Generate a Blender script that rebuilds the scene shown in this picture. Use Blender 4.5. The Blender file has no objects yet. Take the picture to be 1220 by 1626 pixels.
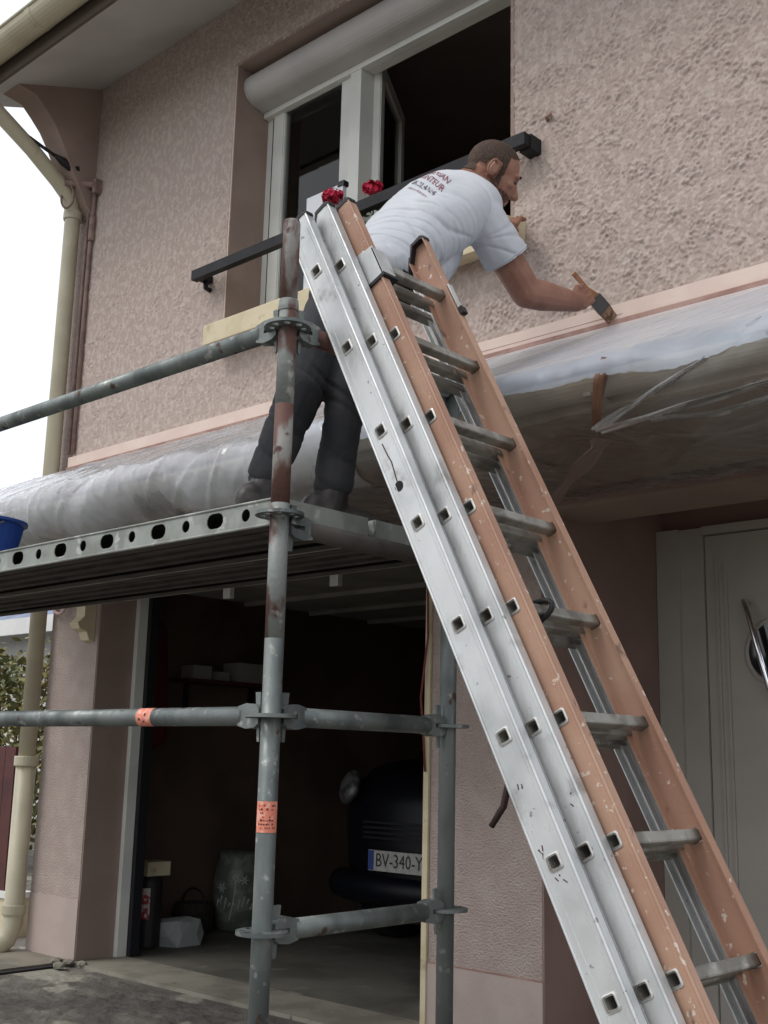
import bpy, bmesh, math, random
import numpy as np
from mathutils import Vector, Matrix, noise
from mathutils.bvhtree import BVHTree
R = math.radians
random.seed(7)
scene = bpy.context.scene
COL = scene.collection

# ------------------------------------------------------------------ camera
def cam_axes(yaw, pitch, roll):
    f = Vector((math.sin(yaw)*math.cos(pitch), math.cos(yaw)*math.cos(pitch), math.sin(pitch)))
    r = Vector((math.cos(yaw), -math.sin(yaw), 0)); u = r.cross(f)
    return (math.cos(roll)*r + math.sin(roll)*u, -math.sin(roll)*r + math.cos(roll)*u, f)
CR, CU, CF = cam_axes(-0.7507, 0.2092, 0.0238)
cd = bpy.data.cameras.new('camera'); cam = bpy.data.objects.new('camera', cd); COL.objects.link(cam)
cam.matrix_world = Matrix(((CR.x, CU.x, -CF.x, 0), (CR.y, CU.y, -CF.y, -3.699), (CR.z, CU.z, -CF.z, 1.095), (0, 0, 0, 1)))
cd.sensor_fit = 'VERTICAL'; cd.sensor_height = 24.0; cd.lens = 24.0*1850/1626
cd.clip_start = 0.05; cd.clip_end = 2000
scene.camera = cam

# ------------------------------------------------------------------ sky, sun, exposure
SUN_EL, SUN_AZ = 52, 205          # soft light through an overcast sky
w = bpy.data.worlds.new('World'); scene.world = w; w.use_nodes = True
nt = w.node_tree; nt.nodes.clear()
sky = nt.nodes.new('ShaderNodeTexSky'); sky.sky_type = 'NISHITA'; sky.sun_disc = False
sky.sun_elevation = R(SUN_EL); sky.sun_rotation = R(SUN_AZ)
sky.air_density = 1.0; sky.dust_density = 6.0; sky.ozone_density = 1.0
hs = nt.nodes.new('ShaderNodeHueSaturation'); hs.inputs['Saturation'].default_value = 0.22
mx = nt.nodes.new('ShaderNodeMixRGB'); mx.inputs[0].default_value = 0.72
mx.inputs[2].default_value = (10.3, 10.7, 11.4, 1)      # even cloud layer
bg = nt.nodes.new('ShaderNodeBackground'); bg.inputs['Strength'].default_value = 0.128
out = nt.nodes.new('ShaderNodeOutputWorld')
nt.links.new(sky.outputs[0], hs.inputs['Color']); nt.links.new(hs.outputs[0], mx.inputs[1])
nt.links.new(mx.outputs[0], bg.inputs['Color']); nt.links.new(bg.outputs[0], out.inputs['Surface'])
sd = bpy.data.lights.new('sun', 'SUN'); sd.energy = 1.0; sd.angle = R(20); sd.color = (1.0, 0.965, 0.92)
sun = bpy.data.objects.new('sun', sd); COL.objects.link(sun)
az = R(SUN_AZ); el = R(SUN_EL)
sdir = Vector((math.sin(az)*math.cos(el), math.cos(az)*math.cos(el), math.sin(el)))
sun.rotation_euler = sdir.to_track_quat('Z', 'Y').to_euler(); sun.location = (-3, -8, 9)
vs = scene.view_settings
vs.view_transform = 'Standard'; vs.look = 'None'; vs.gamma = 1; vs.use_curve_mapping = False; vs.exposure = 0.0

# ------------------------------------------------------------------ materials
MATS = {}
def mat(name, base, rough=0.7, c2=None, scale=6, lo=0.42, hi=0.62, detail=6, stretch=(1, 1, 1), bump=0.0, bscale=60,
        metal=0.0, spec=0.4, c3=None, s3=20, lo3=0.6, hi3=0.68, alpha=1.0, trans=0.0, st3=(1, 1, 1), bstretch=(1, 1, 1), bdist=0.004, c4=None, s4=30, lo4=.64, hi4=.68, st4=(1, 1, 1)):
    if name in MATS: return MATS[name]
    m = bpy.data.materials.new(name); m.use_nodes = True; n = m.node_tree.nodes; l = m.node_tree.links
    b = n['Principled BSDF']
    b.inputs['Base Color'].default_value = (*base, 1); b.inputs['Roughness'].default_value = rough
    b.inputs['Metallic'].default_value = metal; b.inputs['Specular IOR Level'].default_value = spec
    b.inputs['Alpha'].default_value = alpha; b.inputs['Transmission Weight'].default_value = trans
    geo = n.new('ShaderNodeNewGeometry')
    def nz(sc, st, det=6):
        mp = n.new('ShaderNodeMapping'); mp.inputs['Scale'].default_value = st
        t = n.new('ShaderNodeTexNoise'); t.inputs['Scale'].default_value = sc; t.inputs['Detail'].default_value = det
        l.new(geo.outputs['Position'], mp.inputs[0]); l.new(mp.outputs[0], t.inputs['Vector']); return t.outputs['Fac']
    def ramp(fac, a, c):
        mr = n.new('ShaderNodeMapRange'); mr.inputs['From Min'].default_value = a; mr.inputs['From Max'].default_value = c
        mr.interpolation_type = 'SMOOTHSTEP'; l.new(fac, mr.inputs['Value']); return mr.outputs[0]
    col = None
    if c2:
        k = n.new('ShaderNodeMixRGB'); k.inputs[1].default_value = (*base, 1); k.inputs[2].default_value = (*c2, 1)
        l.new(ramp(nz(scale, stretch, detail), lo, hi), k.inputs[0]); col = k.outputs[0]
    if c3:
        k = n.new('ShaderNodeMixRGB'); k.inputs[2].default_value = (*c3, 1)
        if col: l.new(col, k.inputs[1])
        else: k.inputs[1].default_value = (*base, 1)
        l.new(ramp(nz(s3, st3), lo3, hi3), k.inputs[0]); col = k.outputs[0]
    if c4:
        k = n.new('ShaderNodeMixRGB'); k.inputs[2].default_value = (*c4, 1); l.new(col, k.inputs[1])
        l.new(ramp(nz(s4, st4), lo4, hi4), k.inputs[0]); col = k.outputs[0]
    if metal > .2 and rough > .2:
        rv = n.new('ShaderNodeMapRange'); rv.inputs['From Min'].default_value = .3; rv.inputs['From Max'].default_value = .7
        rv.inputs['To Min'].default_value = rough-.14; rv.inputs['To Max'].default_value = rough+.22
        l.new(nz(17, (1, 1, .6), 8), rv.inputs['Value']); l.new(rv.outputs[0], b.inputs['Roughness'])
    if col: l.new(col, b.inputs['Base Color'])
    if bump:
        bp = n.new('ShaderNodeBump'); bp.inputs['Strength'].default_value = bump; bp.inputs['Distance'].default_value = bdist
        l.new(nz(bscale, bstretch, 8), bp.inputs['Height']); l.new(bp.outputs[0], b.inputs['Normal'])
    MATS[name] = m; return m

M_wall = mat('roughcast render', (.410, .332, .291), .92, (.478, .398, .352), 36, .50, .56, bump=.7, bscale=130, c3=(.485, .41, .365), s3=13, lo3=.60, hi3=.66, bdist=.003, detail=7, stretch=(1, 1, .62), st3=(1, 1, .55))
M_pier = mat('scratched render', (.40, .322, .288), .93, (.44, .362, .325), 9, .4, .65, bump=1.0, bscale=85, bdist=.010, c3=(.34, .265, .238), s3=80, lo3=.56, hi3=.70, bstretch=(1, 1, 1.6))
M_plinth = mat('smooth pink plinth', (.44, .36, .32), .85, (.40, .325, .29), 4, bump=.25, bscale=120, c3=(.33, .26, .24), s3=2.2, lo3=.62, hi3=.75)
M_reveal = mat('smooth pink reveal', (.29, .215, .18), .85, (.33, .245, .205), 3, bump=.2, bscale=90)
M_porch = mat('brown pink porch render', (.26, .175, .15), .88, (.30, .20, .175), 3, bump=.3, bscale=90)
M_band = mat('fresh peach paint', (.64, .50, .43), .6, (.68, .545, .47), 5, bump=.25, bscale=30, bstretch=(.3, 1, 3))
M_bandold = mat('old brown paint', (.30, .17, .14), .7, (.40, .26, .22), 9, bump=.3, bscale=60)
M_cream = mat('cream concrete', (.62, .54, .37), .75, (.55, .47, .31), 7, bump=.2, bscale=90, c3=(.36, .30, .21), s3=11, lo3=.62, hi3=.75)
M_pvc = mat('cream plastic pipe', (.50, .46, .335), .42, (.42, .385, .28), 3, bump=.08, bscale=30, c3=(.30, .275, .20), s3=9, lo3=.62, hi3=.76, st3=(1, 1, .25))
M_pinkpipe = mat('pink painted conduit darkened for shade', (.27, .185, .16), .65, (.20, .135, .115), 20)  # pink paint, darkened for the shadow between downpipe and wall
M_soffit = mat('white painted soffit', (.50, .48, .45), .75, (.44, .42, .39), 2, bump=.15, bscale=40)
M_soffitb = mat('beige canopy soffit', (.54, .425, .345), .75, (.48, .37, .30), 3, bump=.1, bscale=40)
M_fascia = mat('cream fascia', (.64, .555, .43), .6, (.57, .49, .38), 6, bump=.1, bscale=50)
M_tile = mat('terracotta tile', (.30, .17, .11), .8, (.20, .12, .09), 9, bump=.4, bscale=50)
M_upvc = mat('white window plastic', (.70, .705, .66), .4, (.63, .635, .595), 4)
M_shut = mat('shutter box aluminium', (.48, .465, .445), .45, (.43, .42, .40), 3)
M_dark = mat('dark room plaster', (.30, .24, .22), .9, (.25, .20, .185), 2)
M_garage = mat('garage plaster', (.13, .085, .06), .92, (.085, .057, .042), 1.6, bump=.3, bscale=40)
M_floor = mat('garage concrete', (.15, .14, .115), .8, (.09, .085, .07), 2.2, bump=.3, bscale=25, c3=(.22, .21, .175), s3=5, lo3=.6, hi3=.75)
M_thresh = mat('threshold concrete', (.27, .25, .20), .85, (.19, .175, .14), 4, bump=.5, bscale=40, c3=(.13, .12, .10), s3=12, lo3=.62, hi3=.72)
M_ground = mat('worn driveway', (.115, .105, .09), .9, (.18, .165, .14), 3.2, .42, .62, bump=.9, bscale=18, bdist=.02, c3=(.30, .28, .23), s3=2.1, lo3=.60, hi3=.64, detail=9)
M_slab = mat('terrace concrete', (.24, .215, .17), .9, (.16, .145, .115), 4, bump=.5, bscale=30)
M_black = mat('black metal', (.010, .010, .012), .5, (.016, .016, .018), 8, spec=.22)
M_blackp = mat('black plastic', (.015, .015, .018), .5)
M_galv = mat('galvanised steel', (.195, .215, .205), .5, (.115, .13, .127), 9, .4, .66, metal=.55, stretch=(1, 1, .35), bump=.2, bscale=110, c3=(.34, .345, .325), s3=26, lo3=.60, hi3=.70, c4=(.10, .06, .048), s4=16, lo4=.65, hi4=.69)
M_galvw = mat('galvanised steel with cement and rust', (.235, .25, .235), .6, (.115, .058, .046), 8.0, .55, .62, metal=.3, stretch=(1, 1, .5), bump=.4, bscale=90, c3=(.46, .45, .41), s3=15, lo3=.58, hi3=.64)
M_rust = mat('red oxide paint worn', (.12, .058, .046), .65, (.27, .26, .24), 10, .50, .60, stretch=(1, 1, .45), bump=.4, bscale=80, c3=(.07, .03, .025), s3=24, lo3=.58, hi3=.68, metal=.1)
M_deck = mat('steel deck plate', (.30, .315, .285), .5, (.22, .23, .205), 10, metal=.5, bump=.15, bscale=80, c3=(.42, .43, .40), s3=18, lo3=.6, hi3=.68)
M_deckin = mat('deck underside darkened for shade', (.085, .075, .066), .85, (.055, .048, .043), 7, bump=.2, bscale=50)  # deck steel darkened in its colour for the shade below the deck
M_alu = mat('worn aluminium', (.62, .63, .625), .42, (.44, .455, .45), 4.5, .46, .74, metal=.5, bump=.2, bscale=60, stretch=(1, 1, 1), c3=(.26, .26, .255), s3=42, lo3=.69, hi3=.735, bstretch=(2, 2, .3), c4=(.36, .36, .35), s4=11, lo4=.58, hi4=.74)
M_alurung = mat('scuffed rung aluminium', (.36, .35, .315), .5, (.22, .205, .18), 14, metal=.5, bump=.2, bscale=80, c3=(.42, .41, .38), s3=30, lo3=.62, hi3=.7)
M_rimalu = mat('bright rung rim', (.62, .61, .58), .4, (.5, .49, .47), 30, metal=.5)
M_orange = mat('orange painted stile', (.44, .27, .19), .6, (.36, .20, .138), 3.5, .38, .66, bump=.2, bscale=70, c3=(.60, .50, .42), s3=48, lo3=.645, hi3=.675, c4=(.21, .13, .10), s4=21, lo4=.64, hi4=.70, st4=(1, 1, .5))
M_hole = mat('dark tube inside', (.015, .014, .016), .9)
M_sticker = mat('faded orange sticker', (.72, .23, .15), .6, (.78, .40, .31), 60, .5, .6)
M_ink = mat('dark print', (.06, .03, .03), .7)
M_skin = mat('tanned skin', (.25, .118, .08), .48, (.32, .16, .112), 11, .4, .66, spec=.35, bump=.25, bscale=140, bdist=.002)
M_hair = mat('short brown hair', (.048, .028, .019), .8, (.078, .045, .030), 110, .42, .62, bump=.8, bscale=260, bdist=.003)
M_beard = mat('dark beard stubble', (.075, .036, .024), .75, (.17, .08, .052), 110, .5, .62, bump=.6, bscale=260, bdist=.002)
M_shirt = mat('white cotton t-shirt', (.55, .565, .595), .9, (.50, .515, .545), 3, bump=.25, bscale=20, spec=.15)
M_trou = mat('charcoal work trousers', (.030, .031, .034), .88, (.045, .045, .048), 7, bump=.35, bscale=70, spec=.2)
M_shoe = mat('black leather', (.022, .018, .017), .42, (.05, .042, .038), 22, bump=.4, bscale=60)
M_print = mat('dark red lettering', (.22, .06, .08), .8)
M_printk = mat('dark grey lettering', (.10, .07, .10), .8)
M_wood = mat('varnished handle wood', (.30, .13, .06), .5, (.38, .18, .09), 30)
M_ferr = mat('dull ferrule metal', (.10, .095, .09), .45, metal=.6)
M_brist = mat('brown bristles', (.13, .07, .035), .85, (.30, .19, .13), 60, bump=.6, bscale=300, bstretch=(1, 1, .1))
M_blue = mat('blue plastic', (.015, .055, .26), .42)
M_red = mat('red petals', (.50, .012, .05), .6, (.62, .03, .09), 60)
M_leaf = mat('geranium leaves', (.035, .06, .02), .6, (.06, .085, .03), 20)
M_terra = mat('pot terracotta', (.32, .15, .09), .8)
M_card = mat('white enamel board', (.68, .71, .74), .4)
M_carb = mat('dark blue black car paint', (.003, .0035, .007), .42, spec=.25)
M_rubber = mat('rubber', (.012, .012, .012), .8)
M_rim = mat('wheel alloy', (.25, .25, .25), .4, metal=.8)
M_plate = mat('number plate white', (.42, .42, .39), .5, (.34, .34, .32), 25)
M_plblue = mat('number plate blue', (.02, .05, .22), .4)
M_glassdark = mat('dark glazing', (.02, .02, .02), .06, spec=.7)
M_lens = mat('headlight lens', (.10, .10, .10), .3, (.04, .04, .04), 18, .45, .55, spec=.6, bump=.8, bscale=25)
M_door = mat('grey painted door', (.47, .445, .40), .5, (.43, .41, .365), 3)
M_chrome = mat('polished steel', (.85, .87, .9), .08, metal=1.0)
M_vase = mat('glazed green grey pottery', (.12, .135, .115), .35, (.20, .22, .19), 14, .48, .58)
M_relief = mat('pale pottery relief', (.46, .48, .44), .4)
M_sack = mat('pale grey stone', (.34, .36, .35), .85, (.27, .29, .28), 7, bump=.4, bscale=30)
M_maroon = mat('maroon boards', (.085, .022, .018), .6, (.06, .016, .014), 5)
M_white = mat('white painted render', (.70, .70, .68), .7, (.64, .64, .63), 3)
M_slate = mat('blue slate', (.16, .20, .30), .5, (.12, .15, .24), 8)
M_hedge = mat('hedge leaves', (.20, .17, .055), .7, (.08, .095, .03), 3)
M_hedgeb = mat('hedge wood', (.12, .08, .05), .9)
M_cableb = mat('black cable', (.012, .011, .012), .6)
M_redc = mat('red flex', (.16, .035, .028), .7)
M_tape = mat('ochre masking tape', (.55, .36, .17), .7)
M_cardb = mat('pale carton', (.30, .29, .26), .8)
M_redcloth = mat('dark red cloth', (.12, .015, .015), .9)

def plastic_mat(nm, amin, amax, tint=(.84, .86, .90, 1), gl=.30, ior=1.5):
    m = bpy.data.materials.new(nm); m.use_nodes = True; n = m.node_tree.nodes; l = m.node_tree.links
    n.clear(); o = n.new('ShaderNodeOutputMaterial')
    geo = n.new('ShaderNodeNewGeometry')
    def nz(sc, st, det=5):
        mp = n.new('ShaderNodeMapping'); mp.inputs['Scale'].default_value = st
        t = n.new('ShaderNodeTexNoise'); t.inputs['Scale'].default_value = sc; t.inputs['Detail'].default_value = det
        l.new(geo.outputs['Position'], mp.inputs[0]); l.new(mp.outputs[0], t.inputs['Vector']); return t.outputs['Fac']
    bp = n.new('ShaderNodeBump'); bp.inputs['Strength'].default_value = .45; bp.inputs['Distance'].default_value = .008
    l.new(nz(9, (1, 2.2, 2.2), 7), bp.inputs['Height'])
    d = n.new('ShaderNodeBsdfDiffuse'); d.inputs['Color'].default_value = tint
    tl = n.new('ShaderNodeBsdfTranslucent'); tl.inputs['Color'].default_value = (.84, .86, .90, 1)
    dm = n.new('ShaderNodeMixShader'); dm.inputs[0].default_value = .35
    l.new(d.outputs[0], dm.inputs[1]); l.new(tl.outputs[0], dm.inputs[2])
    tr = n.new('ShaderNodeBsdfTransparent'); tr.inputs['Color'].default_value = (.93, .94, .95, 1)
    a = n.new('ShaderNodeMixShader')
    mr = n.new('ShaderNodeMapRange'); mr.inputs['From Min'].default_value = .3; mr.inputs['From Max'].default_value = .75
    mr.inputs['To Min'].default_value = amin; mr.inputs['To Max'].default_value = amax
    l.new(nz(2.6, (1, 1, 1)), mr.inputs['Value']); l.new(mr.outputs[0], a.inputs[0])
    l.new(tr.outputs[0], a.inputs[1]); l.new(dm.outputs[0], a.inputs[2])
    g = n.new('ShaderNodeBsdfGlossy'); g.inputs['Roughness'].default_value = gl; g.inputs['Color'].default_value = (1, 1, 1, 1)
    fr = n.new('ShaderNodeFresnel'); fr.inputs['IOR'].default_value = ior
    f = n.new('ShaderNodeMixShader')
    l.new(fr.outputs[0], f.inputs[0]); l.new(a.outputs[0], f.inputs[1]); l.new(g.outputs[0], f.inputs[2])
    for q in (d, tl, g, fr): l.new(bp.outputs[0], q.inputs['Normal'])
    l.new(f.outputs[0], o.inputs['Surface']); return m
M_poly = plastic_mat('thin clear polythene', .01, .11); M_poly2 = plastic_mat('hazy polythene', .45, .80, (.60, .67, .78, 1), .42, 1.30); M_poly3 = plastic_mat('loose polythene', .10, .36); M_poly4 = plastic_mat('milky polythene', .28, .66, (.88, .90, .94, 1), .2, 1.5)

def pane_mat():
    m = bpy.data.materials.new('window glass'); m.use_nodes = True; n = m.node_tree.nodes; l = m.node_tree.links
    n.clear(); o = n.new('ShaderNodeOutputMaterial')
    tr = n.new('ShaderNodeBsdfTransparent'); tr.inputs['Color'].default_value = (.80, .82, .80, 1)
    g = n.new('ShaderNodeBsdfGlossy'); g.inputs['Roughness'].default_value = .02
    fr = n.new('ShaderNodeFresnel'); fr.inputs['IOR'].default_value = 1.5
    f = n.new('ShaderNodeMixShader')
    l.new(fr.outputs[0], f.inputs[0]); l.new(tr.outputs[0], f.inputs[1]); l.new(g.outputs[0], f.inputs[2])
    l.new(f.outputs[0], o.inputs['Surface']); return m
M_pane = pane_mat()

# ------------------------------------------------------------------ object helpers
WM = {}                                    # world matrix of every object made here
def thing(name, label, cat, loc=(0, 0, 0), group=None):
    o = bpy.data.objects.new(name, None); COL.objects.link(o); o.location = loc; o.empty_display_size = .1
    WM[o] = Matrix.Translation(loc); tag(o, label, cat, group); return o
def tag(o, label=None, cat=None, group=None, kind=None):
    if label: o['label'] = label
    if cat: o['category'] = cat
    if group: o['group'] = group
    if kind: o['kind'] = kind
    return o
def place(name, mesh, m, parent=None, W=None):
    o = bpy.data.objects.new(name, mesh); COL.objects.link(o)
    if m and not mesh.materials: mesh.materials.append(m)
    W = W or Matrix()
    if parent is not None:
        o.parent = parent; o.matrix_local = WM[parent].inverted() @ W
    else: o.matrix_local = W
    WM[o] = W; return o
def shade(mesh, on=True):
    mesh.polygons.foreach_set('use_smooth', [on]*len(mesh.polygons)); mesh.update()
def obj(name, g, m, parent=None, smooth=False, bevel=0.0, mats=None):
    """g: bmesh in world coordinates or (verts, faces); origin is put at the middle of its base"""
    if isinstance(g, bmesh.types.BMesh):
        if bevel:
            bmesh.ops.bevel(g, geom=[e for e in g.edges if e.is_manifold and e.calc_face_angle(0) > .5], offset=bevel, segments=2, affect='EDGES', profile=.6)
        co = np.array([v.co[:] for v in g.verts])
        me = bpy.data.meshes.new(name); g.to_mesh(me); g.free()
    else:
        me = bpy.data.meshes.new(name); me.from_pydata([tuple(v) for v in g[0]], [], g[1]); co = np.array(g[0], float)
    c = Vector(((co[:, 0].min()+co[:, 0].max())/2, (co[:, 1].min()+co[:, 1].max())/2, co[:, 2].min()))
    me.transform(Matrix.Translation(-c)); me.update()
    if mats:
        for q in mats: me.materials.append(q)
    if smooth: shade(me)
    return place(name, me, m, parent, Matrix.Translation(c))
def B(): return bmesh.new()
def box(bm, a, b):
    x0, x1 = sorted((a[0], b[0])); y0, y1 = sorted((a[1], b[1])); z0, z1 = sorted((a[2], b[2]))
    v = [bm.verts.new(p) for p in ((x0, y0, z0), (x1, y0, z0), (x1, y1, z0), (x0, y1, z0), (x0, y0, z1), (x1, y0, z1), (x1, y1, z1), (x0, y1, z1))]
    for f in ((3, 2, 1, 0), (4, 5, 6, 7), (0, 1, 5, 4), (1, 2, 6, 5), (2, 3, 7, 6), (3, 0, 4, 7)): bm.faces.new([v[i] for i in f])
    return bm
def bx(a, b): return box(B(), a, b)
def frame_of(d):
    d = Vector(d).normalized(); a = Vector((0, 0, 1)) if abs(d.z) < .9 else Vector((0, 1, 0))
    u = d.cross(a).normalized(); return u, u.cross(d).normalized(), d
def tube(bm, pts, r, seg=16, caps=True):
    pts = [Vector(p) for p in pts]; n = len(pts); rs = r if isinstance(r, (list, tuple)) else [r]*n
    rings = []; u = None
    for i, p in enumerate(pts):
        d = (pts[min(i+1, n-1)]-pts[max(i-1, 0)]).normalized()
        if u is None: u, v, _ = frame_of(d)
        else:
            u = (u-d*u.dot(d)).normalized(); v = d.cross(u) * (1)
        v = d.cross(u).normalized()
        rings.append([bm.verts.new(p+(u*math.cos(2*math.pi*k/seg)+v*math.sin(2*math.pi*k/seg))*rs[i]) for k in range(seg)])
    for a, b in zip(rings, rings[1:]):
        for k in range(seg): bm.faces.new((a[k], a[(k+1) % seg], b[(k+1) % seg], b[k]))
    if caps: bm.faces.new(rings[0][::-1]); bm.faces.new(rings[-1])
    return bm
def tb(pts, r, seg=16, caps=True): return tube(B(), pts, r, seg, caps)
def lathe(bm, c, prof, seg=24, axis=None):
    c = Vector(c); u, v, d = frame_of(axis) if axis else (Vector((1, 0, 0)), Vector((0, 1, 0)), Vector((0, 0, 1)))
    rings = [[bm.verts.new(c+d*z+(u*math.cos(2*math.pi*k/seg)+v*math.sin(2*math.pi*k/seg))*max(r, 1e-4)) for k in range(seg)] for r, z in prof]
    for a, b in zip(rings, rings[1:]):
        for k in range(seg): bm.faces.new((a[k], a[(k+1) % seg], b[(k+1) % seg], b[k]))
    bm.faces.new(rings[0][::-1]); bm.faces.new(rings[-1]); return bm
def prism(bm, poly, o, ax, ay, ext):
    """extrude the 2-D polygon poly (in axes ax, ay at o) by the vector ext"""
    o, ax, ay, ext = Vector(o), Vector(ax), Vector(ay), Vector(ext)
    a = [bm.verts.new(o+ax*p[0]+ay*p[1]) for p in poly]; b = [bm.verts.new(v.co+ext) for v in a]; n = len(a)
    bm.faces.new(a[::-1]); bm.faces.new(b)
    for i in range(n): bm.faces.new((a[i], a[(i+1) % n], b[(i+1) % n], b[i]))
    bmesh.ops.recalc_face_normals(bm, faces=bm.faces[:]); return bm
def plate(outline, holes, th, bevel=0.0):
    """flat plate in XY with real holes cut through it, thickness th along Z -> mesh"""
    cu = bpy.data.curves.new('plate', 'CURVE'); cu.dimensions = '2D'; cu.fill_mode = 'BOTH'; cu.extrude = th/2
    if bevel: cu.bevel_depth = bevel; cu.bevel_resolution = 1
    for poly in [outline]+holes:
        s = cu.splines.new('POLY'); s.points.add(len(poly)-1); s.use_cyclic_u = True
        for p, q in zip(s.points, poly): p.co = (q[0], q[1], 0, 1)
    o = bpy.data.objects.new('plate', cu); COL.objects.link(o)
    dg = bpy.context.evaluated_depsgraph_get(); dg.update()
    me = bpy.data.meshes.new_from_object(o.evaluated_get(dg)); me.materials.clear()
    bpy.data.objects.remove(o); bpy.data.curves.remove(cu); return me
def circ(x, y, r, n=20, sx=1): return [(x+r*math.cos(2*math.pi*k/n), y+r*math.sin(2*math.pi*k/n)) for k in range(n)]
def slot(x, y, hw, r, n=8):
    p = [(x+hw-r+r*math.cos(a), y+r*math.sin(a)) for a in np.linspace(-math.pi/2, math.pi/2, n)]
    return p+[(x-hw+r+r*math.cos(a), y+r*math.sin(a)) for a in np.linspace(math.pi/2, 1.5*math.pi, n)]
def rsq(x, y, h, r, n=4):
    p = []
    for cx, cy, a0 in ((h-r, h-r, 0), (-h+r, h-r, 90), (-h+r, -h+r, 180), (h-r, -h+r, 270)):
        p += [(x+cx+r*math.cos(R(a0+90*k/n)), y+cy+r*math.sin(R(a0+90*k/n))) for k in range(n+1)]
    return p
def axes(ax, ay, az, o):
    return Matrix(((ax[0], ay[0], az[0], o[0]), (ax[1], ay[1], az[1], o[1]), (ax[2], ay[2], az[2], o[2]), (0, 0, 0, 1)))
def fftnoise(nx, nz, cell, lam, seed, asp=1.0, width=.45):
    rng = np.random.default_rng(seed); f = np.fft.fft2(rng.standard_normal((nz, nx)))
    kx = np.fft.fftfreq(nx, cell)[None, :]; kz = np.fft.fftfreq(nz, cell)[:, None]*asp
    k = np.sqrt(kx**2+kz**2)+1e-9; g = np.exp(-(np.log(k*lam))**2/(2*width**2))
    h = np.real(np.fft.ifft2(f*g)); return h/h.std()
def text_mesh(s, size, th=.0006):
    cu = bpy.data.curves.new('lettering', 'FONT'); cu.body = s; cu.size = size; cu.align_x = 'CENTER'; cu.align_y = 'CENTER'; cu.extrude = th; cu.resolution_u = 2
    o = bpy.data.objects.new('lettering', cu); COL.objects.link(o)
    dg = bpy.context.evaluated_depsgraph_get(); dg.update()
    me = bpy.data.meshes.new_from_object(o.evaluated_get(dg)); me.materials.clear()
    bpy.data.objects.remove(o); bpy.data.curves.remove(cu); return me

# ------------------------------------------------------------------ ground
def sheet(name, x0, x1, y0, y1, z, cell, amp, m, seed):
    nx = int((x1-x0)/cell)+1; ny = int((y1-y0)/cell)+1
    xs = np.linspace(x0, x1, nx); ys = np.linspace(y0, y1, ny)
    h = fftnoise(nx, ny, cell, .16, seed)*amp*.5+fftnoise(nx, ny, cell, .06, seed+1)*amp*.35
    ed = np.ones((ny, nx)); ed[:2] = 0; ed[-2:] = 0; ed[:, :2] = 0; ed[:, -2:] = 0; h *= ed
    gx, gy = np.meshgrid(xs, ys); V = np.stack([gx, gy, z+h], -1).reshape(-1, 3)
    i = np.arange(nx*ny).reshape(ny, nx); F = np.stack([i[:-1, :-1], i[:-1, 1:], i[1:, 1:], i[1:, :-1]], -1).reshape(-1, 4)
    return obj(name, (V, F.tolist()), m, smooth=True)
g = obj('ground', ([(-400, -400, -.03), (400, -400, -.03), (400, 400, -.03), (-400, 400, -.03)], [(0, 1, 2, 3)]), M_ground); tag(g, kind='structure')
dw = sheet('driveway', -5.59, .4, -3.2, -.03, -.006, .022, .006, M_ground, 3); tag(dw, kind='structure')
th = obj('garage_threshold', bx((-5.61, -.03, -.1), (-3.17, .30, .012)), M_thresh, bevel=.006); tag(th, kind='structure')
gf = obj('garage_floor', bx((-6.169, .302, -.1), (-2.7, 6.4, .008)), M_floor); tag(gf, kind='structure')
sl = obj('terrace_slab', bx((-9, -2.2, -.06), (-5.64, -.005, .012)), M_slab, bevel=.008); tag(sl, kind='structure')
jt = obj('joint_strip', bx((-5.638, -2.2, -.05), (-5.592, -.06, .004)), M_cableb); tag(jt, kind='structure')
pf = obj('porch_floor', bx((-2.59, -.1, -.08), (-.6, .95, .05)), M_slab, bevel=.006); tag(pf, kind='structure')
random.seed(5)
for k in range(9):                                                      # mortar crumbs at the foot of the pier
    x, y = -5.60+random.uniform(-.12, .10), -.05+random.uniform(-.10, .03); r = random.uniform(.012, .035)
    bm = B(); bmesh.ops.create_icosphere(bm, subdivisions=1, radius=r)
    for v in bm.verts: v.co = Vector((x, y, .012+r*.2))+Vector((v.co.x*1.3, v.co.y*random.uniform(.8, 1.2), v.co.z*random.uniform(.4, .75)))
    tag(obj('mortar_crumb', bm, M_thresh), 'small mortar crumb lying at the foot of the pink garage pier', 'rubble', 'mortar crumbs at the pier foot')

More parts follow.
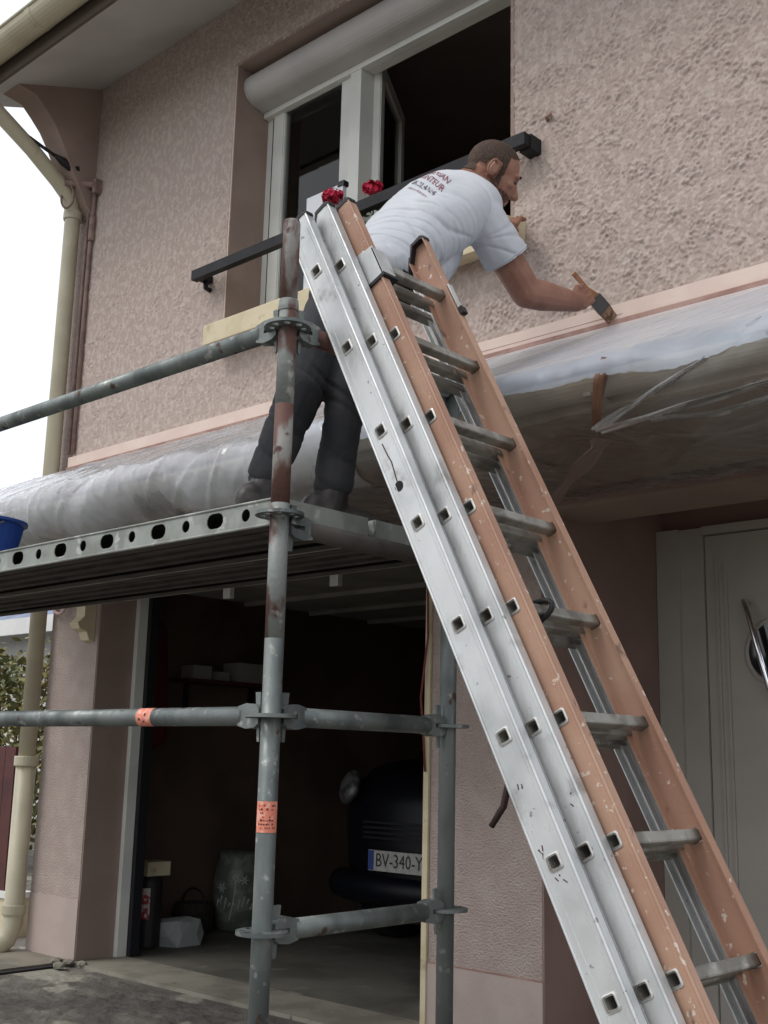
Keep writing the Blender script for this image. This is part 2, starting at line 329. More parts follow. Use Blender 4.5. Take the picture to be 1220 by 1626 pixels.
# ------------------------------------------------------------------ house
H = thing('house', 'pink rendered two storey house with garage, porch and masked canopy', 'house', (-3.6, 0, 0))
WX0, WX1, WZ0, WZ1 = -4.6425, -2.7525, 3.375, 4.875
def rough_wall():
    cell = .0045; x0, x1, z0, z1 = -6.0225, -1.0, 2.805, 5.40
    nx = round((x1-x0)/cell)+1; nz = round((z1-z0)/cell)+1
    xs = x0+np.arange(nx)*cell; zs = z0+np.arange(nz)*cell
    n1 = fftnoise(nx, nz, cell, .075, 11, 1.3, .75); n2 = fftnoise(nx, nz, cell, .030, 12, 1.1, .55); n3 = fftnoise(nx, nz, cell, .35, 13)
    a = n1*.7+n2*.6+n3*.35; pl = np.clip((a+.85)/.18, 0, 1); p2 = np.clip((a-.30)/.16, 0, 1); p3 = np.clip((a-1.25)/.18, 0, 1)
    fade = np.clip((xs+6.0)/2.2, .55, 1)[None, :]
    patch = np.clip(.62+.45*fftnoise(nx, nz, cell, .22, 17), .15, 1)
    h = (pl*.0020+(p2*.0044+p3*.0030)*patch+n2*.0003)*fade
    gx, gz = np.meshgrid(xs, zs); V = np.stack([gx, -h, gz], -1).reshape(-1, 3)
    i = np.arange(nx*nz).reshape(nz, nx); F = np.stack([i[:-1, :-1], i[:-1, 1:], i[1:, 1:], i[1:, :-1]], -1)
    cx = (gx[:-1, :-1]+gx[1:, 1:])/2; cz = (gz[:-1, :-1]+gz[1:, 1:])/2
    keep = ~((cx > WX0) & (cx < WX1) & (cz > WZ0-.1) & (cz < WZ1)); F = F[keep]
    used = np.unique(F); mp = -np.ones(len(V), int); mp[used] = np.arange(len(used))
    return V[used], mp[F].tolist()
obj('facade_wall', rough_wall(), M_wall, H, smooth=True)
bm = B()                                                                # solid masonry behind the render
box(bm, (-6.02, .002, 2.06), (WX0-.02, .30, 5.5)); box(bm, (WX1+.02, .002, 2.06), (-1.0, .30, 5.5))
box(bm, (WX0-.02, .002, 2.06), (WX1+.02, .30, WZ0-.11)); box(bm, (WX0-.02, .002, WZ1+.02), (WX1+.02, .30, 5.5))
obj('masonry', bm, M_reveal, H)
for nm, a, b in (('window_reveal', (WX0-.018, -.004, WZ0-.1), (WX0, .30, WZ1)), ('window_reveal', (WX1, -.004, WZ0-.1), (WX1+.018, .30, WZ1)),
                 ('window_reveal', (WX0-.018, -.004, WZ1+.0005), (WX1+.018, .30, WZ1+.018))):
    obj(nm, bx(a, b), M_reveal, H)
obj('painted_arris', bx((WX0-.007, -.0085, WZ0), (WX0-.0005, -.0042, WZ1)), M_band, H)
obj('string_course', bx((-6.02, -.035, 2.757), (-1.0, -.0005, 2.822)), M_band, H, bevel=.004)
obj('unpainted_strip', bx((-6.02, -.045, 2.718), (-1.0, -.0005, 2.7565)), M_bandold, H, bevel=.003)
obj('string_groove', bx((-3.0, -.0358, 2.776), (-2.2, -.034, 2.7785)), M_bandold, H)
obj('window_sill', prism(B(), [(-.13, 3.188), (-.13, 3.300), (.235, 3.376), (.235, 3.25), (.0, 3.25), (.0, 3.215), (-.10, 3.20)], (-4.66, 0, 0), (0, 1, 0), (0, 0, 1), (1.985, 0, 0)), M_cream, H, bevel=.006)
# lower walls
bm = bx((-6.10, 0, .32), (-5.62, .296, 2.06)); obj('garage_pier', bm, M_pier, H)
obj('pier_plinth', bx((-6.10, -.004, -.05), (-5.617, .297, .32)), M_plinth, H)
obj('garage_reveal', bx((-5.6225, .004, 0.0), (-5.612, .2955, 2.06)), M_reveal, H)
obj('garage_pier', bx((-3.155, 0, .32), (-2.61, .296, 2.06)), M_pier, H)
obj('pier_plinth', bx((-3.158, -.004, -.05), (-2.607, .297, .32)), M_plinth, H)
obj('pier_joint', bx((-3.159, -.0055, .316), (-2.606, -.003, .322)), M_bandold, H)
obj('garage_frame', bx((-5.6115, .24, 0.012), (-5.578, .30, 2.06)), M_upvc, H, bevel=.004)
obj('garage_frame', bx((-3.215, .24, 0.012), (-3.1595, .30, 2.06)), M_upvc, H, bevel=.004)
obj('corner_strip', bx((-3.185, -.012, 0.012), (-3.1585, .06, 2.06)), M_cream, H, bevel=.003)
obj('door_track', bx((-5.59, .301, 0.012), (-5.545, .36, 2.02)), mat('dark track', (.010, .011, .014), .6), H)
# porch: side wall, door wall, ceiling, lintel
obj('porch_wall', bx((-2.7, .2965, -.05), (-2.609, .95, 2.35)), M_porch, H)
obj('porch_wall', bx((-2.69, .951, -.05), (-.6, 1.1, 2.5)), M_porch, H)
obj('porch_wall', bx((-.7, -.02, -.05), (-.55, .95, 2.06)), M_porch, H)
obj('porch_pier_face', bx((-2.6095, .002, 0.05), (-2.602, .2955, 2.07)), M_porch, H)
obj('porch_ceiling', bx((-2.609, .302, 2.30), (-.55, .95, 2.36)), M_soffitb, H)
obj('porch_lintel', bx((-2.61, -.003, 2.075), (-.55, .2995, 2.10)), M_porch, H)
# eaves
SL = (5.286-5.01)/.69
obj('eave_soffit', ([(-6.4, .0, 5.288), (-.6, .0, 5.288), (-.6, -.69, 5.012), (-6.4, -.69, 5.012), (-6.4, .0, 5.32), (-.6, .0, 5.32), (-.6, -.69, 5.044), (-6.4, -.69, 5.044)],
    [(0, 1, 2, 3), (7, 6, 5, 4), (3, 2, 6, 7), (1, 0, 4, 5), (0, 3, 7, 4), (2, 1, 5, 6)]), M_soffit, H)
obj('fascia_board', bx((-6.4, -.712, 5.0), (-.6, -.692, 5.16)), mat('brown fascia', (.11, .085, .065), .7), H)
bm = B(); n = 14; th2 = .004; ring = []
for k in range(n+1):
    a = math.pi+math.pi*k/n
    ring.append((math.cos(a), math.sin(a)))
poly = [(x*.088, z*.088) for x, z in ring]+[(x*.082, z*.082) for x, z in ring[::-1]]
prism(bm, poly, (-6.75, -.802, 5.135), (0, 1, 0), (0, 0, 1), (6.1, 0, 0))
tube(bm, [(-6.75, -.892, 5.135), (-.65, -.892, 5.135)], .009, 8)
gt = obj('roof_gutter', bm, M_pvc, H, smooth=False)
for x in (-5.45, -3.9, -2.4):
    q = [(a*1.03, b*1.03) for a, b in poly[:n+1]]+[(x2*.0885, z2*.0885) for x2, z2 in ring[::-1]]
    obj('gutter_joint', prism(B(), q, (x, -.802, 5.135), (0, 1, 0), (0, 0, 1), (.05, 0, 0)), M_pvc, gt)
# roof above (seen only from elsewhere)
obj('roof', ([(-6.75, -.80, 5.23), (-.5, -.80, 5.23), (-.5, 3.2, 6.83), (-6.75, 3.2, 6.83), (-6.75, -.80, 5.17), (-.5, -.80, 5.17), (-.5, 3.2, 6.77), (-6.75, 3.2, 6.77)],
    [(0, 1, 2, 3), (7, 6, 5, 4), (4, 5, 1, 0), (5, 6, 2, 1), (6, 7, 3, 2), (7, 4, 0, 3)]), M_tile, H)
# end wall wing that carries the eaves
prof = [(.0, 5.30), (.0, 4.40), (-.05, 4.46), (-.15, 4.625), (-.182, 4.68), (-.26, 4.82), (-.318, 4.906), (-.39, 4.978), (-.46, 5.04), (-.60, 5.055), (-.62, 5.055)]
obj('eave_bracket_wall', prism(B(), prof, (-6.20, 0, 0), (0, 1, 0), (0, 0, 1), (.177, 0, 0)), M_reveal, H)
obj('end_wall', bx((-6.2, .006, 2.0), (-6.021, .3, 5.5)), M_pier, H)
obj('end_wall', bx((-6.26, .3005, -.05), (-6.205, 6.4, 5.5)), M_pier, H)
# downpipe with swan neck, sockets and dauphin
dx, dy = -6.135, -.075
bm = tb([(dx, -.80, 5.06), (dx, -.78, 4.985), (dx, -.70, 4.915), (dx, -.40, 4.74), (dx, -.20, 4.60), (dx, -.11, 4.52), (dx, dy, 4.42), (dx, dy, 4.2), (dx, dy, 1.02)], .048, 20)
dp = obj('downpipe', bm, M_pvc, H, smooth=True)
obj('cast_foot', tb([(dx, dy, 1.06), (dx, dy, .15), (dx-.005, dy-.03, .07), (dx-.01, dy-.10, .02)], .056, 20), M_pvc, dp, smooth=True)
for z, r in ((1.03, .066), (4.40, .056), (.22, .063)): obj('pipe_collar', lathe(B(), (dx, dy, z), [(r, -.02), (r*1.04, -.012), (r*1.04, .03), (r, .036)], 24), M_pvc, dp, smooth=False)
# painted conduits beside the pipe
cd_ = obj('conduit', tb([(-6.045, -.02, 4.50), (-6.05, -.018, 4.0), (-6.05, -.018, 2.85)], .011, 8), M_pinkpipe, H, smooth=True)
obj('conduit', tb([(-5.985, -.02, 4.57), (-6.0, -.018, 4.2), (-6.005, -.018, 2.85)], .013, 8), M_pinkpipe, H, smooth=True)
obj('conduit_sleeve', lathe(B(), (-5.99, -.02, 4.22), [(.02, 0), (.02, .16)], 12), M_pinkpipe, H)
obj('wall_anchor', tb([(-6.10, -.17, 4.585), (-6.02, -.06, 4.60), (-5.96, -.03, 4.585)], .024, 10), M_pinkpipe, H, smooth=True)
obj('wall_anchor', bx((-5.975, -.05, 4.53), (-5.94, -.0, 4.62)), M_pinkpipe, H, bevel=.006)
lp = [(-6.09+.055*math.cos(a)*.7, -.15+.02*math.cos(a), 4.50+.075*math.sin(a)) for a in np.linspace(0, 2*math.pi, 25)]
obj('cable_loop', tb(lp, .007, 8, False), M_pinkpipe, H, smooth=True)
# window with shutter box, frame, fixed left leaf and an opened leaf
win = obj('window', bx((WX0, .235, 4.645), (WX1, .30, 4.72)), M_upvc, H, bevel=.006)
FZ0, FZ1 = 3.376, 4.75
obj('frame_side', bx((WX0, .235, FZ0), (-4.585, .30, FZ1)), M_upvc, win, bevel=.005)
obj('frame_side', bx((-2.82, .235, FZ0), (WX1, .30, FZ1)), M_upvc, win, bevel=.005)
obj('frame_foot', bx((-4.584, .235, FZ0), (-2.821, .30, FZ0+.05)), M_upvc, win, bevel=.005)
def leaf(x0, x1, y, z0, z1, t=.045, wst=.085, ax=None):
    """sash in the XZ plane, or turned about its left edge by ax radians"""
    s = []
    def put(nm, a, b, m, bev=.006):
        bm = bx(a, b)
        if bev: bmesh.ops.bevel(bm, geom=bm.edges[:], offset=bev, segments=2, affect='EDGES')
        if ax: bmesh.ops.rotate(bm, verts=bm.verts[:], cent=(x0, y, 0), matrix=Matrix.Rotation(ax, 3, 'Z'))
        s.append(obj(nm, bm, m, win))
    put('sash_stile', (x0, y, z0), (x0+wst, y+t, z1), M_upvc); put('sash_stile', (x1-wst, y, z0), (x1, y+t, z1), M_upvc)
    put('sash_rail', (x0+wst+.001, y, z1-wst), (x1-wst-.001, y+t, z1), M_upvc); put('sash_rail', (x0+wst+.001, y, z0), (x1-wst-.001, y+t, z0+wst), M_upvc)
    put('pane', (x0+wst-.01, y+t*.4, z0+wst-.01), (x1-wst+.01, y+t*.4+.006, z1-wst+.01), M_pane, 0)
leaf(-4.583, -3.955, .222, FZ0+.052, FZ1-.002, wst=.09)
obj('mullion', bx((-3.953, .2, FZ0+.051), (-3.875, .31, FZ1)), M_upvc, win, bevel=.006)
leaf(-3.835, -3.24, .315, FZ0+.06, FZ1-.01, ax=R(120))
obj('window_seal', bx((-4.5995, .2335, FZ0+.01), (-4.594, .2352, FZ1-.01)), M_blackp, win)
bm = B(); pr = [(.235, 4.668), (.235, 4.862), (.13, 4.862)]
pr += [(.13-.092*math.sin(a), 4.770+.092*math.cos(a)) for a in np.linspace(.15, math.pi-.15, 16)]+[(.20, 4.668)]
prism(bm, pr, (WX0+.003, 0, 0), (0, 1, 0), (0, 0, 1), (WX1-WX0-.006, 0, 0))
sb = obj('shutter_box', bm, M_shut, win, smooth=False)
obj('shutter_lip', bx((WX0+.004, .195, 4.636), (WX1-.004, .2345, 4.667)), M_upvc, win, bevel=.003)
# curtain in the left leaf, dark room behind
nx = 60; V = []; F = []
for i in range(nx+1):
    x = -4.64+.66*i/nx; y = .345+.02*math.sin(i*1.1)+.01*math.sin(i*2.7)
    V += [(x, y, 3.3), (x, y, 5.05)]
F = [(2*i, 2*i+2, 2*i+3, 2*i+1) for i in range(nx)]
obj('curtain', (V, F), mat('grey brown net curtain', (.30, .25, .21), .9, (.25, .205, .172), 12), win, smooth=True)
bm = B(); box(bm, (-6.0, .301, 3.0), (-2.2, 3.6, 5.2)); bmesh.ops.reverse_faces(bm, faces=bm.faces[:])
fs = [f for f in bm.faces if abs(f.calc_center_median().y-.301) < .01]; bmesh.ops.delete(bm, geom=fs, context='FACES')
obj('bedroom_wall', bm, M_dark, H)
# window guard bar
gb = obj('guard_bar', bx((-4.81, -.115, 3.602), (-2.60, -.075, 3.656)), M_black, H, bevel=.003)
obj('bar_end', bx((-4.81, -.075, 3.612), (-4.765, -.0, 3.648)), M_black, gb, bevel=.003)
obj('bar_end', bx((-2.655, -.074, 3.595), (-2.595, -.0, 3.662)), M_black, gb, bevel=.003)
obj('bar_foot', tb([(-4.78, -.04, 3.61), (-4.78, -.035, 3.575), (-4.78, -.005, 3.57)], .014, 10), M_black, gb, smooth=True)
obj('wall_hook', tb([(-2.56, -.002, 3.74), (-2.555, -.02, 3.745), (-2.53, -.022, 3.75)], .008, 8), M_bandold, H, smooth=True)

# canopy over garage and porch
def tiles():
    xs = np.arange(-6.05, -.72, .02); V = []; F = []; rows = 3; nv = 0
    for r in range(rows):
        for t in (0, 1):
            s = (r+t)/rows*.92
            for x in xs:
                c = math.cos((x+6.05)/.21*2*math.pi); hgt = .013*c+(.012 if t == 1 else 0)
                V.append((x, -.03-s*.84, 2.665-s*.84*.515+hgt))
    n = len(xs)
    for r in range(rows):
        a = r*2*n
        for i in range(n-1): F.append((a+i, a+i+1, a+n+i+1, a+n+i))
        if r < rows-1:
            b = (r+1)*2*n
            for i in range(n-1): F.append((a+n+i, a+n+i+1, b+i+1, b+i))
    return V, F
can = obj('canopy', ([(-6.05, -.002, 2.63), (-.72, -.002, 2.63), (-.72, -.80, 2.215), (-6.05, -.80, 2.215), (-6.05, -.002, 2.13), (-.72, -.002, 2.13), (-.72, -.80, 2.13), (-6.05, -.80, 2.13)],
    [(0, 3, 2, 1), (4, 5, 6, 7), (3, 7, 6, 2), (0, 4, 7, 3), (1, 2, 6, 5), (0, 1, 5, 4)]), M_soffitb, H)
obj('canopy_tiles', tiles(), M_tile, can, smooth=False)
obj('canopy_fascia', bx((-6.06, -.825, 2.135), (-.71, -.8015, 2.23)), M_fascia, can, bevel=.004)
poly2 = [(x*.058, z*.058) for x, z in ring]+[(x*.053, z*.053) for x, z in ring[::-1]]
obj('canopy_gutter', prism(B(), poly2, (-6.06, -.884, 2.205), (0, 1, 0), (0, 0, 1), (5.35, 0, 0)), M_fascia, can)
for x in (-1.78, -4.45): obj('gutter_bracket', bx((x-.012, -.94, 2.140), (x+.012, -.8255, 2.150)), M_fascia, can)
for x in (-2.3, -1.35): obj('soffit_batten', bx((x-.012, -.80, 2.119), (x+.012, -.004, 2.1295)), M_soffitb, can)
# carved bracket on the pier under the canopy
bp2 = [(0, 2.13), (0, 1.70), (-.035, 1.71), (-.055, 1.755), (-.10, 1.77), (-.115, 1.80), (-.075, 1.84), (-.075, 1.90), (-.10, 1.97), (-.17, 2.05), (-.30, 2.10), (-.44, 2.13)]
obj('canopy_bracket', prism(B(), bp2, (-5.735, -.001, 0), (0, 1, 0), (0, 0, 1), (.085, 0, 0)), M_cream, H, bevel=.004)
# front door
FD = obj('front_door', bx((-2.385, .915, .05), (-1.45, .948, 2.08)), M_door, H)
obj('door_frame', bx((-2.606, .885, .05), (-2.50, .9495, 2.12)), M_door, FD, bevel=.004)
obj('door_frame', bx((-2.499, .905, .05), (-2.39, .9485, 2.119)), M_door, FD, bevel=.008)
obj('door_frame', bx((-1.44, .885, .05), (-1.33, .9495, 2.12)), M_door, FD, bevel=.004)
obj('door_frame', bx((-2.385, .885, 2.085), (-1.441, .9495, 2.12)), M_door, FD, bevel=.004)
for x in (-2.33, -2.29): obj('door_moulding', bx((x-.006, .905, .15), (x+.006, .9155, 1.98)), M_door, FD, bevel=.003)
obj('round_pane', lathe(B(), (-2.07, .925, 1.565), [(.125, 0), (.125, .022)], 36, (0, -1, 0)), M_glassdark, FD)
bm = B(); rc = [(-2.07+.135*math.cos(a), .910, 1.565+.135*math.sin(a)) for a in np.linspace(0, 2*math.pi, 49)]
obj('round_bezel', tube(bm, rc, .012, 10, False), M_door, FD, smooth=True)
obj('pull_handle', tb([(-2.19, .905, 1.77), (-2.19, .865, 1.775), (-2.175, .858, 1.74), (-2.095, .858, 1.42), (-2.085, .865, 1.385), (-2.085, .905, 1.38)], .013, 14), M_chrome, FD, smooth=True)
# garage interior
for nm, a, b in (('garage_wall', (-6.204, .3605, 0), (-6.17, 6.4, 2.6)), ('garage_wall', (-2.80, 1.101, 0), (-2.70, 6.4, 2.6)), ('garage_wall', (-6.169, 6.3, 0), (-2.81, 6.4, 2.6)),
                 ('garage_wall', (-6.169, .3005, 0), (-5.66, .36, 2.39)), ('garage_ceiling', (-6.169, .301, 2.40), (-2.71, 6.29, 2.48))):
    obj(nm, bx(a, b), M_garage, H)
gd = obj('garage_door_panel', bx((-5.50, .42, 2.02), (-3.26, 2.6, 2.05)), mat('raised garage door', (.20, .19, .17), .6, (.16, .15, .135), 4), H, bevel=.004)
for y in (.95, 1.5, 2.05): obj('panel_rib', bx((-5.48, y-.015, 1.995), (-3.28, y+.015, 2.0195)), mat('raised garage door', (0, 0, 0)), gd)
for x in (-5.05, -4.2, -3.5): obj('hinge_tab', bx((x-.03, .44, 1.955), (x+.03, .47, 2.0195)), M_upvc, gd)
# red flex clipped beside the jamb
obj('jamb_flex', tb([(-3.165, -.02, 2.05), (-3.17, -.022, 1.85), (-3.165, -.02, 1.6), (-3.19, -.03, 1.35), (-3.18, -.022, 1.2), (-3.17, -.02, 1.05)], .0045, 8), M_redc, H, smooth=True)
obj('pier_hose_loop', tb([(-5.99+.075*math.cos(a), -.03, 1.955+.075*math.sin(a)) for a in np.linspace(0, 2*math.pi, 25)], .010, 8, False), mat('pale pink hose', (.55, .38, .36), .5), H, smooth=True)

# ------------------------------------------------------------------ scaffold
S = thing('scaffold', 'galvanised tube scaffold bay with steel deck in front of the garage', 'scaffold', (-2.152, -1.777, 0))
P1, P2 = Vector((-2.152, -1.777, 0)), Vector((-2.172, -1.082, 0))
P3, P4 = P1+Vector((-3.07, 0, 0)), P2+Vector((-3.05, 0, 0))
TR = .02415
def standard(P, top, m, upper=None):
    if upper:
        st = obj('standard', tb([P+Vector((0, 0, .02)), P+Vector((0, 0, upper[0]))], TR, 24), m, S, smooth=True)
        zs = [u for u in upper]
        for (z0, z1, mm) in upper[1]: obj('standard_section', tb([P+Vector((0, 0, z0)), P+Vector((0, 0, z1))], TR+.0002, 24), mm, st, smooth=True)
    else: st = obj('standard', tb([P+Vector((0, 0, .02)), P+Vector((0, 0, top))], TR, 24), m, S, smooth=True)
    obj('base_plate', bx(P+Vector((-.07, -.07, -.004)), P+Vector((.07, .07, .02))), M_galv, st)
    return st
s1 = obj('standard', tb([P1+Vector((0, 0, .02)), P1+Vector((0, 0, 1.38))], TR, 24), M_galv, S, smooth=True)
obj('worn_length', tb([P1+Vector((0, 0, 1.3801)), P1+Vector((0, 0, 1.72))], TR, 24), M_galvw, s1, smooth=True)
obj('rusty_length', tb([P1+Vector((0, 0, 1.7201)), P1+Vector((0, 0, 1.98))], TR, 24), M_rust, s1, smooth=True)
obj('worn_length', tb([P1+Vector((0, 0, 1.9801)), P1+Vector((0, 0, 2.26))], TR, 24), M_galvw, s1, smooth=True)
obj('rusty_length', tb([P1+Vector((0, 0, 2.2601)), P1+Vector((0, 0, 2.482)), P1+Vector((0, 0, 2.49))], [TR-.0015, TR-.0015, TR-.004], 24), M_rust, s1, smooth=True)
sp = obj('spigot_collar', lathe(B(), P1+Vector((0, 0, 2.235)), [(TR+.002, 0), (TR+.003, .01), (TR+.001, .03)], 24), M_galvw, s1)
for P in (P2, P3, P4):
    obj('standard', tb([P+Vector((0, 0, .02)), P+Vector((0, 0, 2.49))], TR, 24), M_galv, S, smooth=True)
for P in (P1, P2, P3, P4): obj('base_plate', bx(P+Vector((-.07, -.07, -.02)), P+Vector((.07, .07, .022))), M_galv, S)
ros = plate(circ(0, 0, .062, 40), [circ(0, 0, .0245, 24)]+[slot(.043*math.cos(a), .043*math.sin(a), .0095, .0095, 5) for a in np.arange(8)*math.pi/4], .009)
for P in (P1, P2, P3, P4):
    for z in (.192, .692, 1.192, 1.692, 2.192): place('rosette', ros, M_galv, S, Matrix.Translation(P+Vector((0, 0, z))))
# wedge head: jaw above and below the rosette, collar, wedge
bm = B()
for s in (1, -1):
    prism(bm, [(.028, .0055*s), (.075, .0055*s), (.105, .018*s), (.105, .024*s), (.074, .031*s), (.042, .028*s), (.028, .018*s)], (0, -.017, 0), (1, 0, 0), (0, 0, 1), (0, .034, 0))
prism(bm, [(.075, -.0054), (.105, -.0175), (.105, .0175), (.075, .0054)], (0, -.017, 0), (1, 0, 0), (0, 0, 1), (0, .034, 0))
whead = bpy.data.meshes.new('wedge_head'); bm.to_mesh(whead); bm.free()
bm = B(); prism(bm, [(.037, -.062), (.045, -.062), (.056, .058), (.037, .058)], (0, -.0035, 0), (1, 0, 0), (0, 0, 1), (0, .007, 0))
wedge = bpy.data.meshes.new('wedge'); bm.to_mesh(wedge); bm.free()
def member(nm, A, Bv, z, m=M_galv, sag=0.0):
    A = A+Vector((0, 0, z)); Bv = Bv+Vector((0, 0, z)); d = (Bv-A).normalized()
    o = obj(nm, tb([A+d*.098, (A+Bv)/2-Vector((0, 0, sag)), Bv-d*.098], TR, 24), m, S, smooth=True)
    for P, q in ((A, d), (Bv, -d)):
        up = Vector((0, 0, 1)); sd2 = up.cross(q)
        Wm = axes(q, sd2, up, P); place('wedge_head', whead, M_galv, o, Wm); place('wedge', wedge, M_galv, o, Wm)
    return o
member('guard_rail', P1, P3, 2.192); lr = member('guard_rail', P1, P3, 1.192)
member('transom', P1, P2, 2.192, M_rust); member('transom', P1, P2, 1.192); member('transom', P1, P2, .692)
member('transom', P3, P4, 1.192); member('transom', P3, P4, .692); member('ledger', P2, P4, .692) if False else None
member('transom', P3, P4, 2.192)
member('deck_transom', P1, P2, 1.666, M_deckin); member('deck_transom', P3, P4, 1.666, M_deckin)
def sticker(parent, c, ax, up, r, hw, hh, marks):
    """label curved round a tube: c centre on the tube axis, ax outward normal, up along the tube"""
    ax = Vector(ax).normalized(); up = Vector(up).normalized(); sd2 = up.cross(ax)
    V = []; F = []; n = 10
    for i in range(n+1):
        a = -hw+2*hw*i/n; p = Vector(c)+(ax*math.cos(a)+sd2*math.sin(a))*(r+.0009)
        V += [p-up*hh, p+up*hh]
    F = [(2*i, 2*i+2, 2*i+3, 2*i+1) for i in range(n)]
    st = obj('sticker', (V, F), M_sticker, parent, smooth=True)
    bm = B()
    for (a0, a1, h0, h1) in marks:
        q = []
        for a, h in ((a0, h0), (a1, h0), (a1, h1), (a0, h1)): q.append(bm.verts.new(Vector(c)+(ax*math.cos(a)+sd2*math.sin(a))*(r+.0016)+up*h))
        bm.faces.new(q)
    if marks: obj('print', bm, M_ink, st)
random.seed(3); mk = []
for row in range(7):
    a = -.85
    while a < .8:
        wd = random.uniform(.05, .2)
        if random.random() < .6: mk.append((a, a+wd, .024-.0085*row, .024-.0085*row+random.uniform(.002, .005)))
        a += wd+.09
sticker(s1, P1+Vector((0, 0, .955)), (.75, -.66, 0), (0, 0, 1), TR, 1.25, .036, mk)
sticker(lr, (-2.648, -1.777, 1.192), (.2, -.95, .1), (1, 0, 0), TR, 1.5, .032, [(.2, .5, -.02, -.012), (-.3, 0, .005, .012), (.5, .7, .0, .006)])
# steel deck planks
def deck(y0, y1, front):
    zt, zb = 1.742, 1.676; xa, xb = P1.x-.045, P3.x+.045
    L = xa-xb
    dk = obj('deck_plank', bx((xb+.002, y0+.003, zt-.004), (xa-.002, y1-.003, zt-.0005)), M_deck, S)
    ol = [(0, 0), (L, 0), (L, zt-zb), (0, zt-zb)]; ho = []; k = 0
    x = .101
    while x < L-.1:
        ho.append(slot(x, .034, .017, .0169, 8) if k % 2 == 0 else slot(x, .034, .035, .021, 6)); x += .1262; k += 1
    side = plate(ol, ho, .003)
    # plate X runs from the near end to the far end
    for y in (y0+.0016, y1-.0016):
        place('deck_side', side, M_deck, dk, axes((-1, 0, 0), (0, 0, 1), (0, 1, 0), (xa, y, zb)))
    bm = B()
    for y, s in ((y0, 1), (y1, -1)):
        tube(bm, [(xb, y, zb-.001), (xa, y, zb-.001)], .004, 8); tube(bm, [(xb, y, zt-.001), (xa, y, zt-.001)], .004, 8)
    obj('deck_flange', bm, M_deck, dk)
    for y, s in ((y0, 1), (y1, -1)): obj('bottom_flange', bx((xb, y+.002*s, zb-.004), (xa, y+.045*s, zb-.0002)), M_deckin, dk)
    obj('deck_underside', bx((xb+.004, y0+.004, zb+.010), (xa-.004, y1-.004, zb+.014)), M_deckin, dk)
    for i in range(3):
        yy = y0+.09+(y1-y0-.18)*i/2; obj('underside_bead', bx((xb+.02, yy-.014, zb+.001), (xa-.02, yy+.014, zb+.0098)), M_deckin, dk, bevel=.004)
    for x, s in ((xa, 1), (xb, -1)): obj('deck_end', bx((x+.0005*s, y0+.012, zb+.002), (x+.035*s, y1-.012, zt-.002)), M_deck, dk, bevel=.006)
    obj('deck_weld', tb([(xa+.028, y0+.012, zb+.004), (xa+.036, y0+.012, (zt+zb)/2), (xa+.028, y0+.012, zt-.004)], .003, 6), M_galv, dk)
deck(P1.y+.012, P1.y+.345, True); deck(P1.y+.35, P1.y+.683, False)

# ------------------------------------------------------------------ extension ladder
U = Vector((-.457, 0, .8895)).normalized(); N = Vector((U.z, 0, -U.x)); Yv = Vector((0, 1, 0))
LD = thing('extension_ladder', 'triple extension ladder, two aluminium sections and one painted orange, leaning on scaffold', 'ladder', (-.95, -1.4, 0))
YC = -1.3985
def at(s, n, y): return U*s+N*n+Vector((0, y, 0))
S0 = {}
rung_s = [2.004+.28*i for i in range(-7, 5)]
def rung_mesh(half):
    o = rsq(0, 0, .0140, .005, 2); i = rsq(0, 0, .0120, .004, 2); bm = B(); n = len(o); rr = []
    for y, p in ((-half, i), (-half-.0, o), (half, o), (half, i)): rr.append([bm.verts.new((a, b, y)) for a, b in p])
    for a, b in zip(rr, rr[1:]):
        for k in range(n): bm.faces.new((a[k], a[(k+1) % n], b[(k+1) % n], b[k]))
    a, b = rr[3], rr[0]
    for k in range(n):
        f = bm.faces.new((a[k], a[(k+1) % n], b[(k+1) % n], b[k]))
    # flared rim on each end
    for y in (-half, half):
        ro = rsq(0, 0, .0178, .006, 2); r1 = [bm.verts.new((p[0], p[1], y)) for p in ro]; s = 1 if y < 0 else -1
        r2 = [bm.verts.new((p[0], p[1], y+.004*s)) for p in ro]; ri = [bm.verts.new((p[0], p[1], y-.0012*s)) for p in rsq(0, 0, .0146, .005, 2)]
        for k in range(n):
            bm.faces.new((r1[k], r1[(k+1) % n], r2[(k+1) % n], r2[k])).material_index = 1; bm.faces.new((r1[k], r1[(k+1) % n], ri[(k+1) % n], ri[k])).material_index = 1
    bmesh.ops.recalc_face_normals(bm, faces=bm.faces[:]); me = bpy.data.meshes.new('rung'); bm.to_mesh(me); bm.free(); return me
